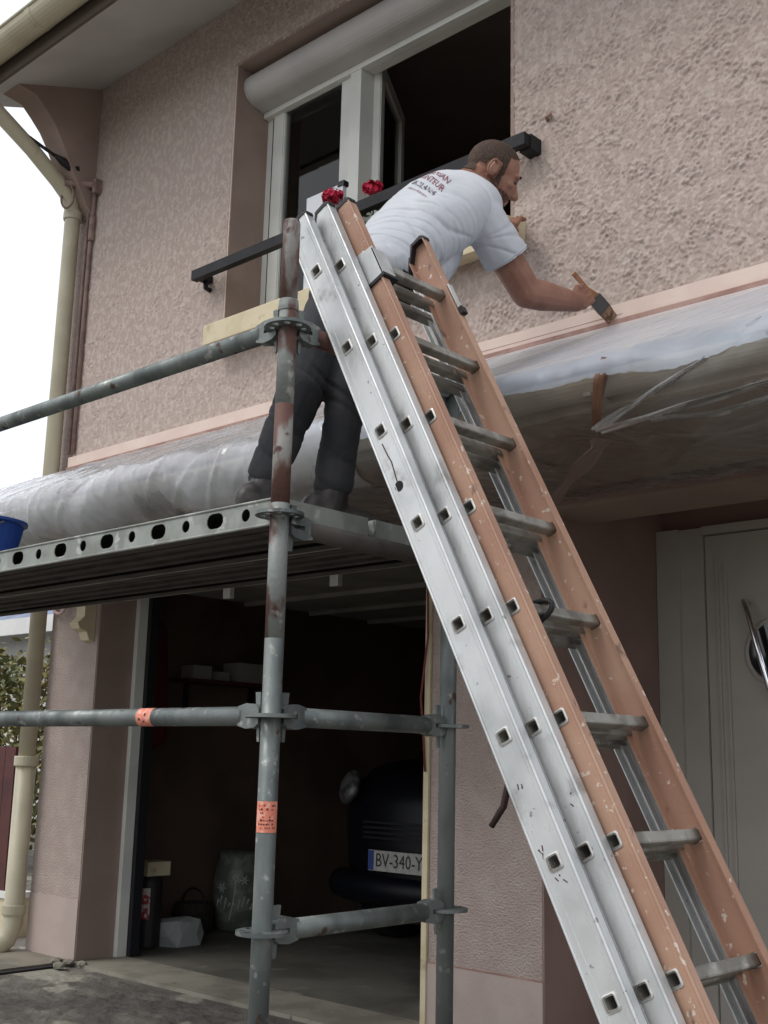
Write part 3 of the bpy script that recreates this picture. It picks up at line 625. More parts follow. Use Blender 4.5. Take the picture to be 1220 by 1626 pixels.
def section(nc, n0, n1, half, s0, s1, m, colour, first):
    sec_r = [s for s in rung_s if s0+.05 < s < s1-.08]
    dn0, dn1 = n0-nc, n1-nc
    ol = [(s0, dn0), (s1-.05, dn0), (s1, dn0+.035), (s1, dn1-.012), (s1-.012, dn1), (s0, dn1)]
    web = plate(ol, [rsq(s, 0, .0158, .005, 3) for s in sec_r], .003)
    bm0 = B(); bm0.from_mesh(web)
    wd = .024
    for dn in (dn0, dn1):
        sg = 1 if dn == dn0 else -1
        e = s1-.05 if dn == dn0 else s1-.012
        # flange plus the rounded bead along the edge
        for aa, bb in (((s0, dn, 0), (e, dn+.003*sg, wd)),): box(bm0, aa, bb)
        tube(bm0, [(s0, dn+.003*sg, -.0018), (e, dn+.003*sg, -.0018)], .0038, 8)
    for dn in (dn0+.020, dn1-.017): tube(bm0, [(s0, dn, -.0008), (s1-.055, dn, -.0008)], .0022, 6)
    me = bpy.data.meshes.new('stile'); bm0.to_mesh(me); bm0.free()
    for sgn in (-1, 1):
        y = YC+half*sgn
        Wm = axes(U, N, Yv*(-sgn), N*nc+Vector((0, y, 0)))
        if sgn == 1:   # keep a right-handed frame: mirror copy
            mm = me.copy(); mm.transform(Matrix.Diagonal((1, -1, 1, 1)))
            for v in mm.vertices: pass
            mm.flip_normals() if hasattr(mm, 'flip_normals') else None
            # mirrored in N, so mirror the outline back through a frame with -N
            Wm = axes(U, -N, -Yv, N*nc+Vector((0, y, 0)))
            st = place('stile', mm, m, LD, Wm)
        else: st = place('stile', me, m, LD, Wm)
        if colour: st['label'] = colour
        cap = prism(B(), [(s1-.056, dn0-.003), (s1+.004, dn0+.030), (s1+.006, dn1-.008), (s1-.004, dn1+.003), (s1-.016, dn1+.003), (s1-.005, dn1-.014), (s1-.005, dn0+.034), (s1-.052, dn0+.001)],
                    N*nc+Vector((0, y+(-.004 if sgn < 0 else -.022), 0)), U, N, (0, .026, 0))
        obj('end_cap', cap, M_blackp, st)
        foot = prism(B(), [(s0-.03, dn0-.003), (s0+.03, dn0-.003), (s0+.03, dn1+.003), (s0-.03, dn1+.003)], N*nc+Vector((0, y+(-.004 if sgn < 0 else -.022), 0)), U, N, (0, .026, 0))
        obj('foot_cap', foot, M_blackp, st)
    rm = rung_mesh(half+.0035); rm.materials.append(M_alurung); rm.materials.append(M_rimalu)
    for s in sec_r: place('rung', rm, None, LD, axes(U, N, U.cross(N), U*s+N*nc+Vector((0, YC, 0))))
SB = .455
section(-.841, -.882, -.800, .2595, SB+.03, 3.325, M_alu, None, True)
section(-.795, -.834, -.752, .2095, SB+.03, 3.340, M_alu, None, False)
section(-.748, -.788, -.709, .1685, SB+.03, 3.335, M_orange, 'orange painted stile speckled with pale paint', False)
# sleeves on the orange stiles, guide hooks
for sgn in (-1, 1):
    y0 = YC+sgn*.1685
    bm = B(); a, b = (y0-.006, y0-.003) if sgn < 0 else (y0+.003, y0+.006)
    if sgn < 0: prism(bm, [(3.035, -.802), (3.145, -.792), (3.13, -.700), (3.03, -.700)], (0, a, 0), U, N, (0, b-a, 0))
    prism(bm, [(3.03, -.7055), (3.125, -.7055), (3.125, -.7015), (3.03, -.7015)], (0, y0-.006 if sgn < 0 else y0-.018, 0), U, N, (0, .055 if sgn < 0 else .018, 0))
    o = obj('stile_sleeve', bm, M_alu, LD)
    obj('sleeve_lip', prism(B(), [(3.022, -.802), (3.032, -.802), (3.03, -.698), (3.02, -.698)], (0, y0-.008 if sgn < 0 else y0-.016, 0), U, N, (0, .058 if sgn < 0 else .016, 0)), M_blackp, o) if sgn < 0 else obj('sleeve_lip', prism(B(), [(3.008, -.706), (3.032, -.706), (3.032, -.694), (3.008, -.694)], (0, y0-.02, 0), U, N, (0, .022, 0)), M_blackp, o)
# paint splashes and keyhole on the aluminium face
obj('rope_hole', lathe(B(), at(2.40, -.852, YC-.2595-.0017), [(.0135, -.0), (.0135, .0006)], 24, (0, -1, 0)), M_hole, LD)
obj('scratch_mark', tb([at(2.53, -.852, YC-.2614), at(2.49, -.849, YC-.2614), at(2.47, -.846, YC-.2614), at(2.415, -.852, YC-.2614)], .0016, 6), M_ink, LD)
random.seed(21)
for s, n_, k in ((1.62, -.850, 3), (1.47, -.856, 4), (1.42, -.842, 4), (1.55, -.778, 2)):
    for i in range(k):
        a = at(s+random.uniform(-.02, .02), n_+random.uniform(-.008, .008), YC-(.2595 if n_ < -.8 else .2095)-.0019)
        obj('ink_mark', tb([a, a+U*random.uniform(-.012, .012)+N*random.uniform(-.008, .008)], .0013, 5), M_ink, LD)

# straps
lp = []
for a in np.linspace(0, 2*math.pi, 21):
    lp.append(at(2.004+.024*math.cos(a), -.765+.055*math.sin(a), YC-.075+.012*math.sin(a)))
st = obj('black_strap', tb(lp+[at(1.95, -.80, YC-.06), at(1.7, -.86, YC-.05), at(1.4, -.87, YC-.06)], .007, 8), M_cableb, smooth=True)
tag(st, 'black strap looped round an orange section rung of the ladder', 'strap')
st = obj('dark_strap', tb([at(1.93, -.885, YC-.18), at(1.86, -.92, YC-.17), (-1.62, YC-.17, 1.22), (-1.60, YC-.16, 1.12), (-1.595, YC-.165, 1.05), (-1.605, YC-.17, 1.0), (-1.635, YC-.175, .955)], [.006, .006, .007, .008, .008, .008, .007], 8), mat('dark brown webbing', (.035, .02, .017), .8), smooth=True)
tag(st, 'loose dark strap end dangling behind the ladder against pink pier', 'strap')

# ------------------------------------------------------------------ the painter
def capsule(bm, p0, r0, p1, r1, seg=14, flat=None):
    p0, p1 = Vector(p0), Vector(p1); d = p1-p0; L = d.length; u, v, d = frame_of(d)
    prof = [(-r0*math.cos(a), r0*math.sin(a)) for a in np.linspace(.12, math.pi/2, 5)]+[(L+r1*math.sin(a), r1*math.cos(a)) for a in np.linspace(0, math.pi/2-.12, 5)]
    rings = []
    for t, r in prof: rings.append([bm.verts.new(p0+d*t+(u*math.cos(2*math.pi*k/seg)+v*math.sin(2*math.pi*k/seg))*r) for k in range(seg)])
    for a, b in zip(rings, rings[1:]):
        for k in range(seg): bm.faces.new((a[k], a[(k+1) % seg], b[(k+1) % seg], b[k]))
    bm.faces.new(rings[0][::-1]); bm.faces.new(rings[-1])
def ellip(bm, c, ex, ey, ez):
    c, ex, ey, ez = Vector(c), Vector(ex), Vector(ey), Vector(ez); b2 = B(); bmesh.ops.create_icosphere(b2, subdivisions=3, radius=1)
    vm = {v: bm.verts.new(c+ex*v.co.x+ey*v.co.y+ez*v.co.z) for v in b2.verts}
    for f in b2.faces: bm.faces.new([vm[v] for v in f.verts])
    b2.free()
def melt(bm, voxel, it, fac=.5):
    """fuse overlapping shapes into one continuous skin"""
    bmesh.ops.recalc_face_normals(bm, faces=bm.faces[:])
    me = bpy.data.meshes.new('m'); bm.to_mesh(me); bm.free(); o = bpy.data.objects.new('m', me); COL.objects.link(o)
    a = o.modifiers.new('r', 'REMESH'); a.mode = 'VOXEL'; a.voxel_size = voxel
    if it: b = o.modifiers.new('s', 'SMOOTH'); b.factor = fac; b.iterations = it
    dg = bpy.context.evaluated_depsgraph_get(); dg.update(); r = bpy.data.meshes.new_from_object(o.evaluated_get(dg))
    bpy.data.objects.remove(o); bpy.data.meshes.remove(me); return r
def arr(me):
    co = np.empty(len(me.vertices)*3); me.vertices.foreach_get('co', co); no = np.empty(len(me.vertices)*3); me.vertex_normals.foreach_get('vector', no)
    return co.reshape(-1, 3), no.reshape(-1, 3)
J = dict(hipC=(-2.45, -1.16, 2.63), hipR=(-2.375, -1.15, 2.60), hipL=(-2.53, -1.19, 2.62), kneeR=(-2.415, -1.285, 2.19), ankR=(-2.425, -1.325, 1.85),
         kneeL=(-2.475, -1.42, 2.18), ankL=(-2.50, -1.52, 1.86), waist=(-2.45, -1.00, 2.80), chest=(-2.425, -.83, 2.965), neck=(-2.42, -.69, 3.10),
         shL=(-2.555, -.685, 3.145), shR=(-2.308, -.762, 2.925), elb=(-2.270, -.557, 2.712), wri=(-2.226, -.315, 2.742), head=(-2.388, -.598, 3.190),
         elbL=(-2.66, -.43, 3.17), wriL=(-2.655, -.232, 3.222))
J = {k: Vector(v) for k, v in J.items()}
HG = (CR*.88-CU*.45+CF*.15).normalized()                     # gaze
HE = (-CF-HG*(-CF).dot(HG)); HE = (HE+CU*.0).normalized()    # towards the right ear
HU = HE.cross(HG).normalized()
if HU.z < 0: HU = -HU
hc = J['head']
def hp(f, u, e): return hc+HG*f+HU*u+HE*e
bm = B()
ellip(bm, hp(-.012, .028, 0), HG*.098, HU*.088, HE*.077)      # cranium
ellip(bm, hp(.030, -.025, 0), HG*.066, HU*.088, HE*.066)      # face
ellip(bm, hp(.040, -.085, 0), HG*.046, HU*.034, HE*.048)      # jaw and chin
capsule(bm, hp(.088, .002, 0), .009, hp(.109, -.036, 0), .014)  # nose
ellip(bm, hp(.103, -.041, 0), HG*.014, HU*.010, HE*.018)
ellip(bm, hp(.078, .022, .026), HG*.016, HU*.010, HE*.026); ellip(bm, hp(.078, .022, -.026), HG*.016, HU*.010, HE*.026)   # brow
ellip(bm, hp(.080, -.066, 0), HG*.016, HU*.007, HE*.023); ellip(bm, hp(.078, -.079, 0), HG*.015, HU*.008, HE*.021)       # lips
ellip(bm, hp(.062, -.020, .045), HG*.022, HU*.016, HE*.018); ellip(bm, hp(.062, -.020, -.045), HG*.022, HU*.016, HE*.018)  # cheeks
for s in (1, -1):
    ellip(bm, hp(-.018, -.008, .079*s), HG*.016+HE*.006*s, HU*.030, HE*.008*s-HG*.003)
    rim = [hp(-.018+.017*math.cos(a)-.003, -.006+.031*math.sin(a), (.086+.004*(1-math.cos(a)))*s) for a in np.linspace(-.4, 4.2, 10)]
    for a, b in zip(rim, rim[1:]): capsule(bm, a, .0055, b, .0055, 8)
capsule(bm, J['neck']+Vector((0, .0, -.02)), .068, hp(-.03, -.045, 0), .057)
capsule(bm, J['neck']-Vector((0, .05, .03)), .075, hp(-.045, -.03, 0), .052)
# trunk and legs under the clothes
capsule(bm, J['hipC'], .115, J['waist'], .105); capsule(bm, J['waist'], .105, J['chest'], .125); capsule(bm, J['chest'], .12, J['neck'], .07)
capsule(bm, J['shL'], .055, J['shR'], .055)
for s in 'RL':
    capsule(bm, J['hip'+s], .07, J['knee'+s], .045); capsule(bm, J['knee'+s], .045, J['ank'+s], .033); capsule(bm, J['hipC'], .1, J['hip'+s], .075)
    d = Vector((.16, 1, 0)).normalized(); capsule(bm, J['ank'+s]-Vector((0, 0, .055)), .025, J['ank'+s]+d*.15-Vector((0, 0, .07)), .02)
# arms: upper arm, elbow, forearm with the belly of the muscle, wrist
capsule(bm, J['shR'], .050, J['elb'].lerp(J['shR'], .45), .058); capsule(bm, J['elb'].lerp(J['shR'], .45), .058, J['elb'], .055)
capsule(bm, J['elb'], .055, J['elb'].lerp(J['wri'], .30), .055); capsule(bm, J['elb'].lerp(J['wri'], .30), .055, J['wri'], .036)
capsule(bm, J['shL'], .056, J['elbL'], .044); capsule(bm, J['elbL'], .044, J['elbL'].lerp(J['wriL'], .35), .044); capsule(bm, J['elbL'].lerp(J['wriL'], .35), .043, J['wriL'], .030)
# right hand closed on the brush handle
BT, BP = Vector((-2.300, -.205, 2.905)), Vector((-2.244, -.042, 2.766))     # brush top and bristle tip
BD = (BP-BT).normalized(); hd = (BT.lerp(BP, .40)-J['wri']).normalized()
pc = J['wri']+hd*.055; side = hd.cross(BD).normalized()
if side.dot(CF) > 0: side = -side
toc = side                                                            # towards the camera
ellip(bm, pc, hd*.052, BD.cross(hd).cross(hd).normalized()*.043, toc*.024)
grip = BT.lerp(BP, .42); across = (BD-hd*BD.dot(hd)).normalized()
for i, (off, ln) in enumerate(((-.036, 1.05), (-.013, 1.2), (.010, 1.15), (.032, .95))):
    k0 = J['wri']+hd*.088+across*off+toc*.008
    k1 = k0+hd*.030*ln+toc*.012; k2 = k1+hd*.012*ln-toc*.026; k3 = k2-hd*.022*ln-toc*.008
    capsule(bm, J['wri']+hd*.05+across*off*.8, .012, k0, .0105, 10); capsule(bm, k0, .0105, k1, .0098, 10); capsule(bm, k1, .0098, k2, .009, 10); capsule(bm, k2, .009, k3, .008, 10)
t0 = J['wri']+hd*.028-across*.024+toc*.006; t1 = t0+hd*.032-across*.016+toc*.012; t2 = t1+hd*.034+across*.006-toc*.004
capsule(bm, t0, .015, t1, .0125, 10); capsule(bm, t1, .0125, t2, .010, 10)
# left hand hooked over the front edge of the sill
hl = Vector((.02, .75, .05)).normalized(); wl = J['wriL']
ellip(bm, wl+hl*.05, hl*.05, Vector((.042, 0, 0)), Vector((0, 0, .019)))
for i, ox in enumerate((-.033, -.011, .011, .033)):
    ln = (.92, 1, .95, .78)[i]; k0 = wl+hl*.088+Vector((ox, 0, .004)); k1 = k0+Vector((.002, .038*ln, .052*ln)); k2 = k1+Vector((0, .036*ln, .004))
    capsule(bm, k0, .0105, k1, .0095, 10); capsule(bm, k1, .0095, k2, .0085, 10); capsule(bm, wl+hl*.05+Vector((ox*.8, 0, 0)), .011, k0, .0105, 10)
capsule(bm, wl+hl*.02+Vector((.03, 0, 0)), .014, wl+Vector((.046, .05, -.012)), .012, 10); capsule(bm, wl+Vector((.046, .05, -.012)), .012, wl+Vector((.040, .085, -.02)), .010, 10)
body = melt(bm, .0040, 3, .5); shade(body)
c0 = Vector((J['hipC'].x, J['hipC'].y, 1.745)); body.transform(Matrix.Translation(-c0))
PE = place('person', body, M_skin, None, Matrix.Translation(c0))
tag(PE, 'painter in white printed t-shirt and dark trousers leaning off scaffold towards the wall', 'person')
co, no = arr(body); cw = co+np.array(c0)
rel = cw-np.array(hc); hf = rel@np.array(HG); hu = rel@np.array(HU); he = rel@np.array(HE)
polys = [tuple(p.vertices) for p in body.polygons]
def shell(name, mask, offs, m, parent):
    off = offs if isinstance(offs, np.ndarray) else np.full(len(cw), offs)
    fs = [f for f in polys if all(mask[i] for i in f)]
    used = sorted({i for f in fs for i in f}); mp = {i: k for k, i in enumerate(used)}
    V = [(cw[i]+no[i]*off[i]) for i in used]; return obj(name, (V, [tuple(mp[i] for i in f) for f in fs]), m, parent, smooth=True)
jit = np.array([noise.noise(Vector(c)*45) for c in cw])*.006
inhead = (np.abs(hf) < .2) & (np.abs(hu) < .2) & (np.abs(he) < .13)
# hair: back and top of the skull, receding at the temple, sideburn before the ear
line = np.where(hf > .02, .060+(hf-.02)*.55, np.where(hf > -.075, -.002+np.clip(hf-.0, -1, 1)*.0, -.055))
ear = (np.abs(he) > .074) & (hu < .030) & (hu > -.045) & (hf < .004) & (hf > -.042)
hair = inhead & (hu+jit > line) & (hf < .078+jit) & ~ear & ~((hf > -.045) & (hf < .02) & (hu < .012))
hair |= inhead & (hf > .006) & (hf < .028+jit) & (hu > -.035) & (hu < .062) & (np.abs(he) > .05)
shell('hair', hair, .0028, M_hair, PE)
beard = inhead & (hu+jit < -.050+np.clip(.03-hf, 0, .1)*.6) & (hu > -.135) & (hf > -.012+jit) & ~((np.abs(he) < .02) & (hu > -.083) & (hu < -.064) & (hf > .082))
beard |= inhead & (hf > .004+jit) & (hf < .028+jit) & (hu < -.03) & (hu > -.09) & (np.abs(he) > .05)
beard &= ~((hf > .085) & (hu > -.053))
shell('beard', beard, .0016, M_beard, PE)
for s in (1, -1):
    bmx = B(); ellip(bmx, hp(.079, .002, .031*s), HG*.011, HU*.007, HE*.015); obj('eye', bmx, mat('eye', (.10, .07, .06), .3), PE, smooth=True)
    bmx = B(); ellip(bmx, hp(.090, .026, .028*s), HG*.006, HU*.005, HE*.022); obj('eyebrow', bmx, M_hair, PE, smooth=True)
# t-shirt
spn = (J['neck']-J['hipC']).normalized(); shx = (J['shR']-J['shL']).normalized(); bkn = shx.cross(spn).normalized()
if bkn.z < 0: bkn = -bkn
bm = B()
def slab(bm, c, w, d):                     # oval torso cross-section made of parallel capsules
    pass
tor = [(J['hipC']-spn*.06, .186, .140), (J['hipC']-spn*.01, .182, .134), (J['hipC'].lerp(J['waist'], .5), .172, .122), (J['waist'], .172, .122), (J['waist'].lerp(J['chest'], .5), .182, .128), (J['chest'], .192, .130), (J['chest'].lerp(J['neck'], .45), .180, .112)]
lat0 = Vector((1, -.1, -.1)).normalized()
rings = []
tor2 = []
for i in range(len(tor)-1):
    for t in (0, .25, .5, .75): a, b = tor[i], tor[i+1]; tor2.append((a[0].lerp(b[0], t), a[1]+(b[1]-a[1])*t, a[2]+(b[2]-a[2])*t))
tor2.append(tor[-1])
for i, (c, wd, dp_) in enumerate(tor2):
    t = i/(len(tor2)-1); lat = lat0.lerp(shx, t).normalized(); lat = (lat-spn*lat.dot(spn)).normalized(); bk = lat.cross(spn).normalized()
    if bk.z < 0: bk = -bk
    ellip(bm, c, lat*wd, bk*dp_, spn*.07)
capsule(bm, J['shL'], .074, J['chest'].lerp(J['neck'], .5), .10); capsule(bm, J['shR'], .074, J['chest'].lerp(J['neck'], .5), .10)
capsule(bm, J['neck']-spn*.035, .072, J['chest'], .11)
ellip(bm, J['waist'].lerp(J['chest'], .45)-bkn*.088+shx*.03, spn*.21, shx*.13, bkn*.115)
sl0, sl1 = J['shR'], J['shR'].lerp(J['elb'], .50); sdv = (sl1-sl0).normalized()
capsule(bm, sl0-sdv*.0, .076, sl1, .078)
sL1 = J['shL'].lerp(J['elbL'], .6); capsule(bm, J['shL'], .074, sL1, .070)
shirt = melt(bm, .0055, 12, .5)
b2 = B(); b2.from_mesh(shirt)
def cut(b2, p, nrm, rad):
    gs = [v for v in b2.verts if (v.co-p).length < rad]; s_ = set(gs)
    es = [e for e in b2.edges if e.verts[0] in s_ and e.verts[1] in s_]; fs = [f for f in b2.faces if all(v in s_ for v in f.verts)]
    bmesh.ops.bisect_plane(b2, geom=gs+es+fs, plane_co=p, plane_no=nrm, clear_outer=True)
cut(b2, sl1+sdv*.012, sdv, .16); cut(b2, J['hipC']-spn*.10, -spn, .4)
sdL = (sL1-J['shL']).normalized(); cut(b2, sL1+sdL*.01, sdL, .14)
nk = (hp(-.03, -.06, 0)-J['neck']).normalized()
shirt2 = bpy.data.meshes.new('t_shirt'); b2.to_mesh(shirt2); b2.free()
co, no = arr(shirt2)
arm = J['shR']-spn*.10-bkn*.03
def fold(p):
    p = Vector(p); a = (p-J['hipC']).dot(spn); l_ = (p-J['hipC']).dot(shx); b_ = (p-J['hipC']).dot(bkn)
    d = p-arm; r = d.length; h = 0.0
    def cr(v, w_): return math.exp(-(noise.noise(v)/w_)**2)
    sl_ = max(0.0, 1-((p-J['shR']).length/.24))                     # sleeve stays outside the arm
    h += .004
    ang = math.atan2(d.dot(bkn), -d.dot(spn)); w_ = ang*4.2+1.6*noise.noise(p*5)
    h -= .008*math.exp(-(math.sin(w_)/.26)**2)*math.exp(-((r-.15)/.12)**2)*(1-.8*sl_)
    wl_ = 1-min(1, max(0, (a-.02)/.46))*.75
    q = Vector((a*11+l_*4.5, l_*1.3-b_*1.2, b_*1.5))+Vector((3, 1, 7)); h -= .009*cr(q, .075)*wl_*(1-.9*sl_)
    q = Vector((a*15-l_*6, l_*1.6+b_*1.4, b_*2))+Vector((8, 4, 2)); h -= .006*cr(q, .09)*wl_*(1-.9*sl_)
    h += .010*noise.noise(Vector((a*6, l_*6, b_*6))+Vector((5, 2, 1)))*(1-.6*sl_)
    return h
hh = np.array([fold(p) for p in co]); co2 = co+no*hh[:, None]
shirt2.vertices.foreach_set('co', co2.ravel()); shirt2.update(); shade(shirt2)
sv = [tuple(v) for v in co2]; sf = [tuple(p.vertices) for p in shirt2.polygons]
TS = obj('t_shirt', (sv, sf), M_shirt, PE, smooth=True)
# hem ribs on the sleeve and round the neck
u_, v_, _ = frame_of(sdv)
bvh = BVHTree.FromPolygons([Vector(v) for v in sv], sf)
hem = []
for k in range(28):
    a = 2*math.pi*k/28; d = u_*math.cos(a)+v_*math.sin(a); p = sl1+sdv*.004
    hit = bvh.ray_cast(p+d*.15, -d)[0]; hem.append((hit if hit else p+d*.07)+d*.0008)
obj('sleeve_hem', tb(hem+[hem[0]], .0026, 6, False), M_shirt, TS, smooth=True)
# printed lettering pressed onto the back
tx0 = J['chest'].lerp(J['neck'], .30)-spn*.085-shx*.01
def letter(s, size, along, m, xo=0.0):
    me = text_mesh(s, size, 0.0); bb = B(); bb.from_mesh(me); bpy.data.meshes.remove(me)
    for it in range(2): bmesh.ops.subdivide_edges(bb, edges=[e for e in bb.edges if e.calc_length() > .012], cuts=1, use_grid_fill=False)
    bmesh.ops.triangulate(bb, faces=bb.faces[:])
    for v in bb.verts:
        p = tx0+shx*(v.co.x+xo)+spn*(v.co.y+along)+bkn*.4
        hit = bvh.ray_cast(p, -bkn)[0]; v.co = (hit if hit else p-bkn*.28)+bkn*.0022
    obj('lettering', bb, m, TS)
letter('ARTISAN', .046, .040, M_print, -.01); letter('PEINTEUR', .046, -.010, M_print, -.01); letter('06.22.41.24', .042, -.062, M_printk, -.01); letter('peinture decoration', .020, -.100, M_print, -.01)
# trousers
bm = B()
lat0 = Vector((1, .1, 0)).normalized()
for t in np.linspace(0, 1, 5):
    c = J['hipC'].lerp(J['waist'], t*.5)-spn*.06; ellip(bm, c, lat0*(.165-.02*t), spn.cross(lat0)*(.125-.03*t), spn*.07)
for s in 'RL':
    h, k, a = J['hip'+s], J['knee'+s], J['ank'+s]+Vector((0, 0, .045))
    capsule(bm, h-Vector((0, .01, .01)), .100, k, .072); capsule(bm, k, .071, k.lerp(a, .55), .063); capsule(bm, k.lerp(a, .5), .063, a, .060)
tr = melt(bm, .006, 10, .5); co, no = arr(tr)
def tfold(p):
    p = Vector(p); h = .007*noise.noise(p*8)
    def cr(v, w_): return math.exp(-(noise.noise(v)/w_)**2)
    h -= .005*cr(Vector((p.x*2.5+p.z*4, p.y*2.5, p.z*6+p.x*5)), .08)
    for s in 'RL':
        k = J['knee'+s]; d = (p-k).length; h -= .006*math.exp(-(d/.14)**2)*cr(Vector((p.x*2, p.y*2.2, p.z*13+8*p.y+5*p.x)), .10)
        a = J['ank'+s]; d = (p-a).length; h += .006*math.exp(-(d/.11)**2)*(.6-1.4*cr(Vector((p.x*2.2, p.y*2.4, p.z*16+p.x*9)), .12))
    return h
co = co+no*np.array([tfold(p) for p in co])[:, None]
TRO = obj('trousers', ([tuple(v) for v in co], [tuple(p.vertices) for p in tr.polygons]), M_trou, PE, smooth=True)
for s, d in (('R', Vector((.24, 1, 0)).normalized()), ('L', Vector((.10, 1, 0)).normalized())):
    a = J['ank'+s]; bm = B(); fl = Vector((a.x, a.y, 1.746)); sd2 = Vector((d.y, -d.x, 0))
    ellip(bm, fl+d*.04+Vector((0, 0, .045)), d*.15, sd2*.050, Vector((0, 0, .045))); ellip(bm, fl-d*.05+Vector((0, 0, .06)), d*.058, sd2*.046, Vector((0, 0, .06)))
    ellip(bm, fl+d*.15+Vector((0, 0, .035)), d*.07, sd2*.048, Vector((0, 0, .036))); capsule(bm, fl+Vector((0, 0, .05))-d*.02, .054, a+Vector((0, 0, .02)), .050)
    mm = melt(bm, .006, 5); co, no = arr(mm); co[:, 2] = np.maximum(co[:, 2], 1.7455)
    sh = obj('shoe', ([tuple(v) for v in co], [tuple(p.vertices) for p in mm.polygons]), M_shoe, PE, smooth=True)
    ol = [fl+d*(.075+.15*math.cos(t))+sd2*(.052*math.sin(t)) for t in np.linspace(0, 2*math.pi, 25)[:-1]]
    bm = B(); lo_ = [bm.verts.new((p.x, p.y, 1.7422)) for p in ol]; up_ = [bm.verts.new((p.x, p.y, 1.762)) for p in ol]
    bm.faces.new(lo_[::-1]); bm.faces.new(up_)
    for i in range(24): bm.faces.new((lo_[i], lo_[(i+1) % 24], up_[(i+1) % 24], up_[i]))
    obj('sole', bm, M_rubber, sh)
    for q in range(3): obj('lace', tb([fl+d*(.03+.03*q)+sd2*.03+Vector((0, 0, .088-.01*q)), fl+d*(.035+.03*q)+Vector((0, 0, .096-.012*q)), fl+d*(.03+.03*q)-sd2*.03+Vector((0, 0, .088-.01*q))], .004, 6), M_blackp, sh)
# paint brush
pb = thing('paint_brush', 'flat paint brush with wooden handle touching the peach string course', 'paint brush', tuple(BP))
wv = BD.cross(CF).normalized(); tv = wv.cross(BD).normalized(); Lb = (BP-BT).length
def bpoly(nm, w0, w1, t0, t1, a, b, m, bev=.002):
    bm = B(); q = []
    for d_, w_, t_ in ((a, w0, t0), (b, w1, t1)): q.append([bm.verts.new(BT+BD*d_+wv*x*w_+tv*y*t_) for x, y in ((-1, -1), (1, -1), (1, 1), (-1, 1))])
    bm.faces.new(q[0][::-1]); bm.faces.new(q[1])
    for i in range(4): bm.faces.new((q[0][i], q[0][(i+1) % 4], q[1][(i+1) % 4], q[1][i]))
    bmesh.ops.recalc_face_normals(bm, faces=bm.faces[:]); return obj(nm, bm, m, pb, bevel=bev)
bpoly('handle', .009, .008, .007, .006, -.01, Lb*.30, M_wood); bpoly('handle', .008, .022, .006, .009, Lb*.30, Lb*.52, M_wood)
bpoly('ferrule', .026, .027, .011, .011, Lb*.515, Lb*.80, M_ferr); bpoly('bristles', .026, .023, .010, .006, Lb*.80, Lb*1.02, M_brist)

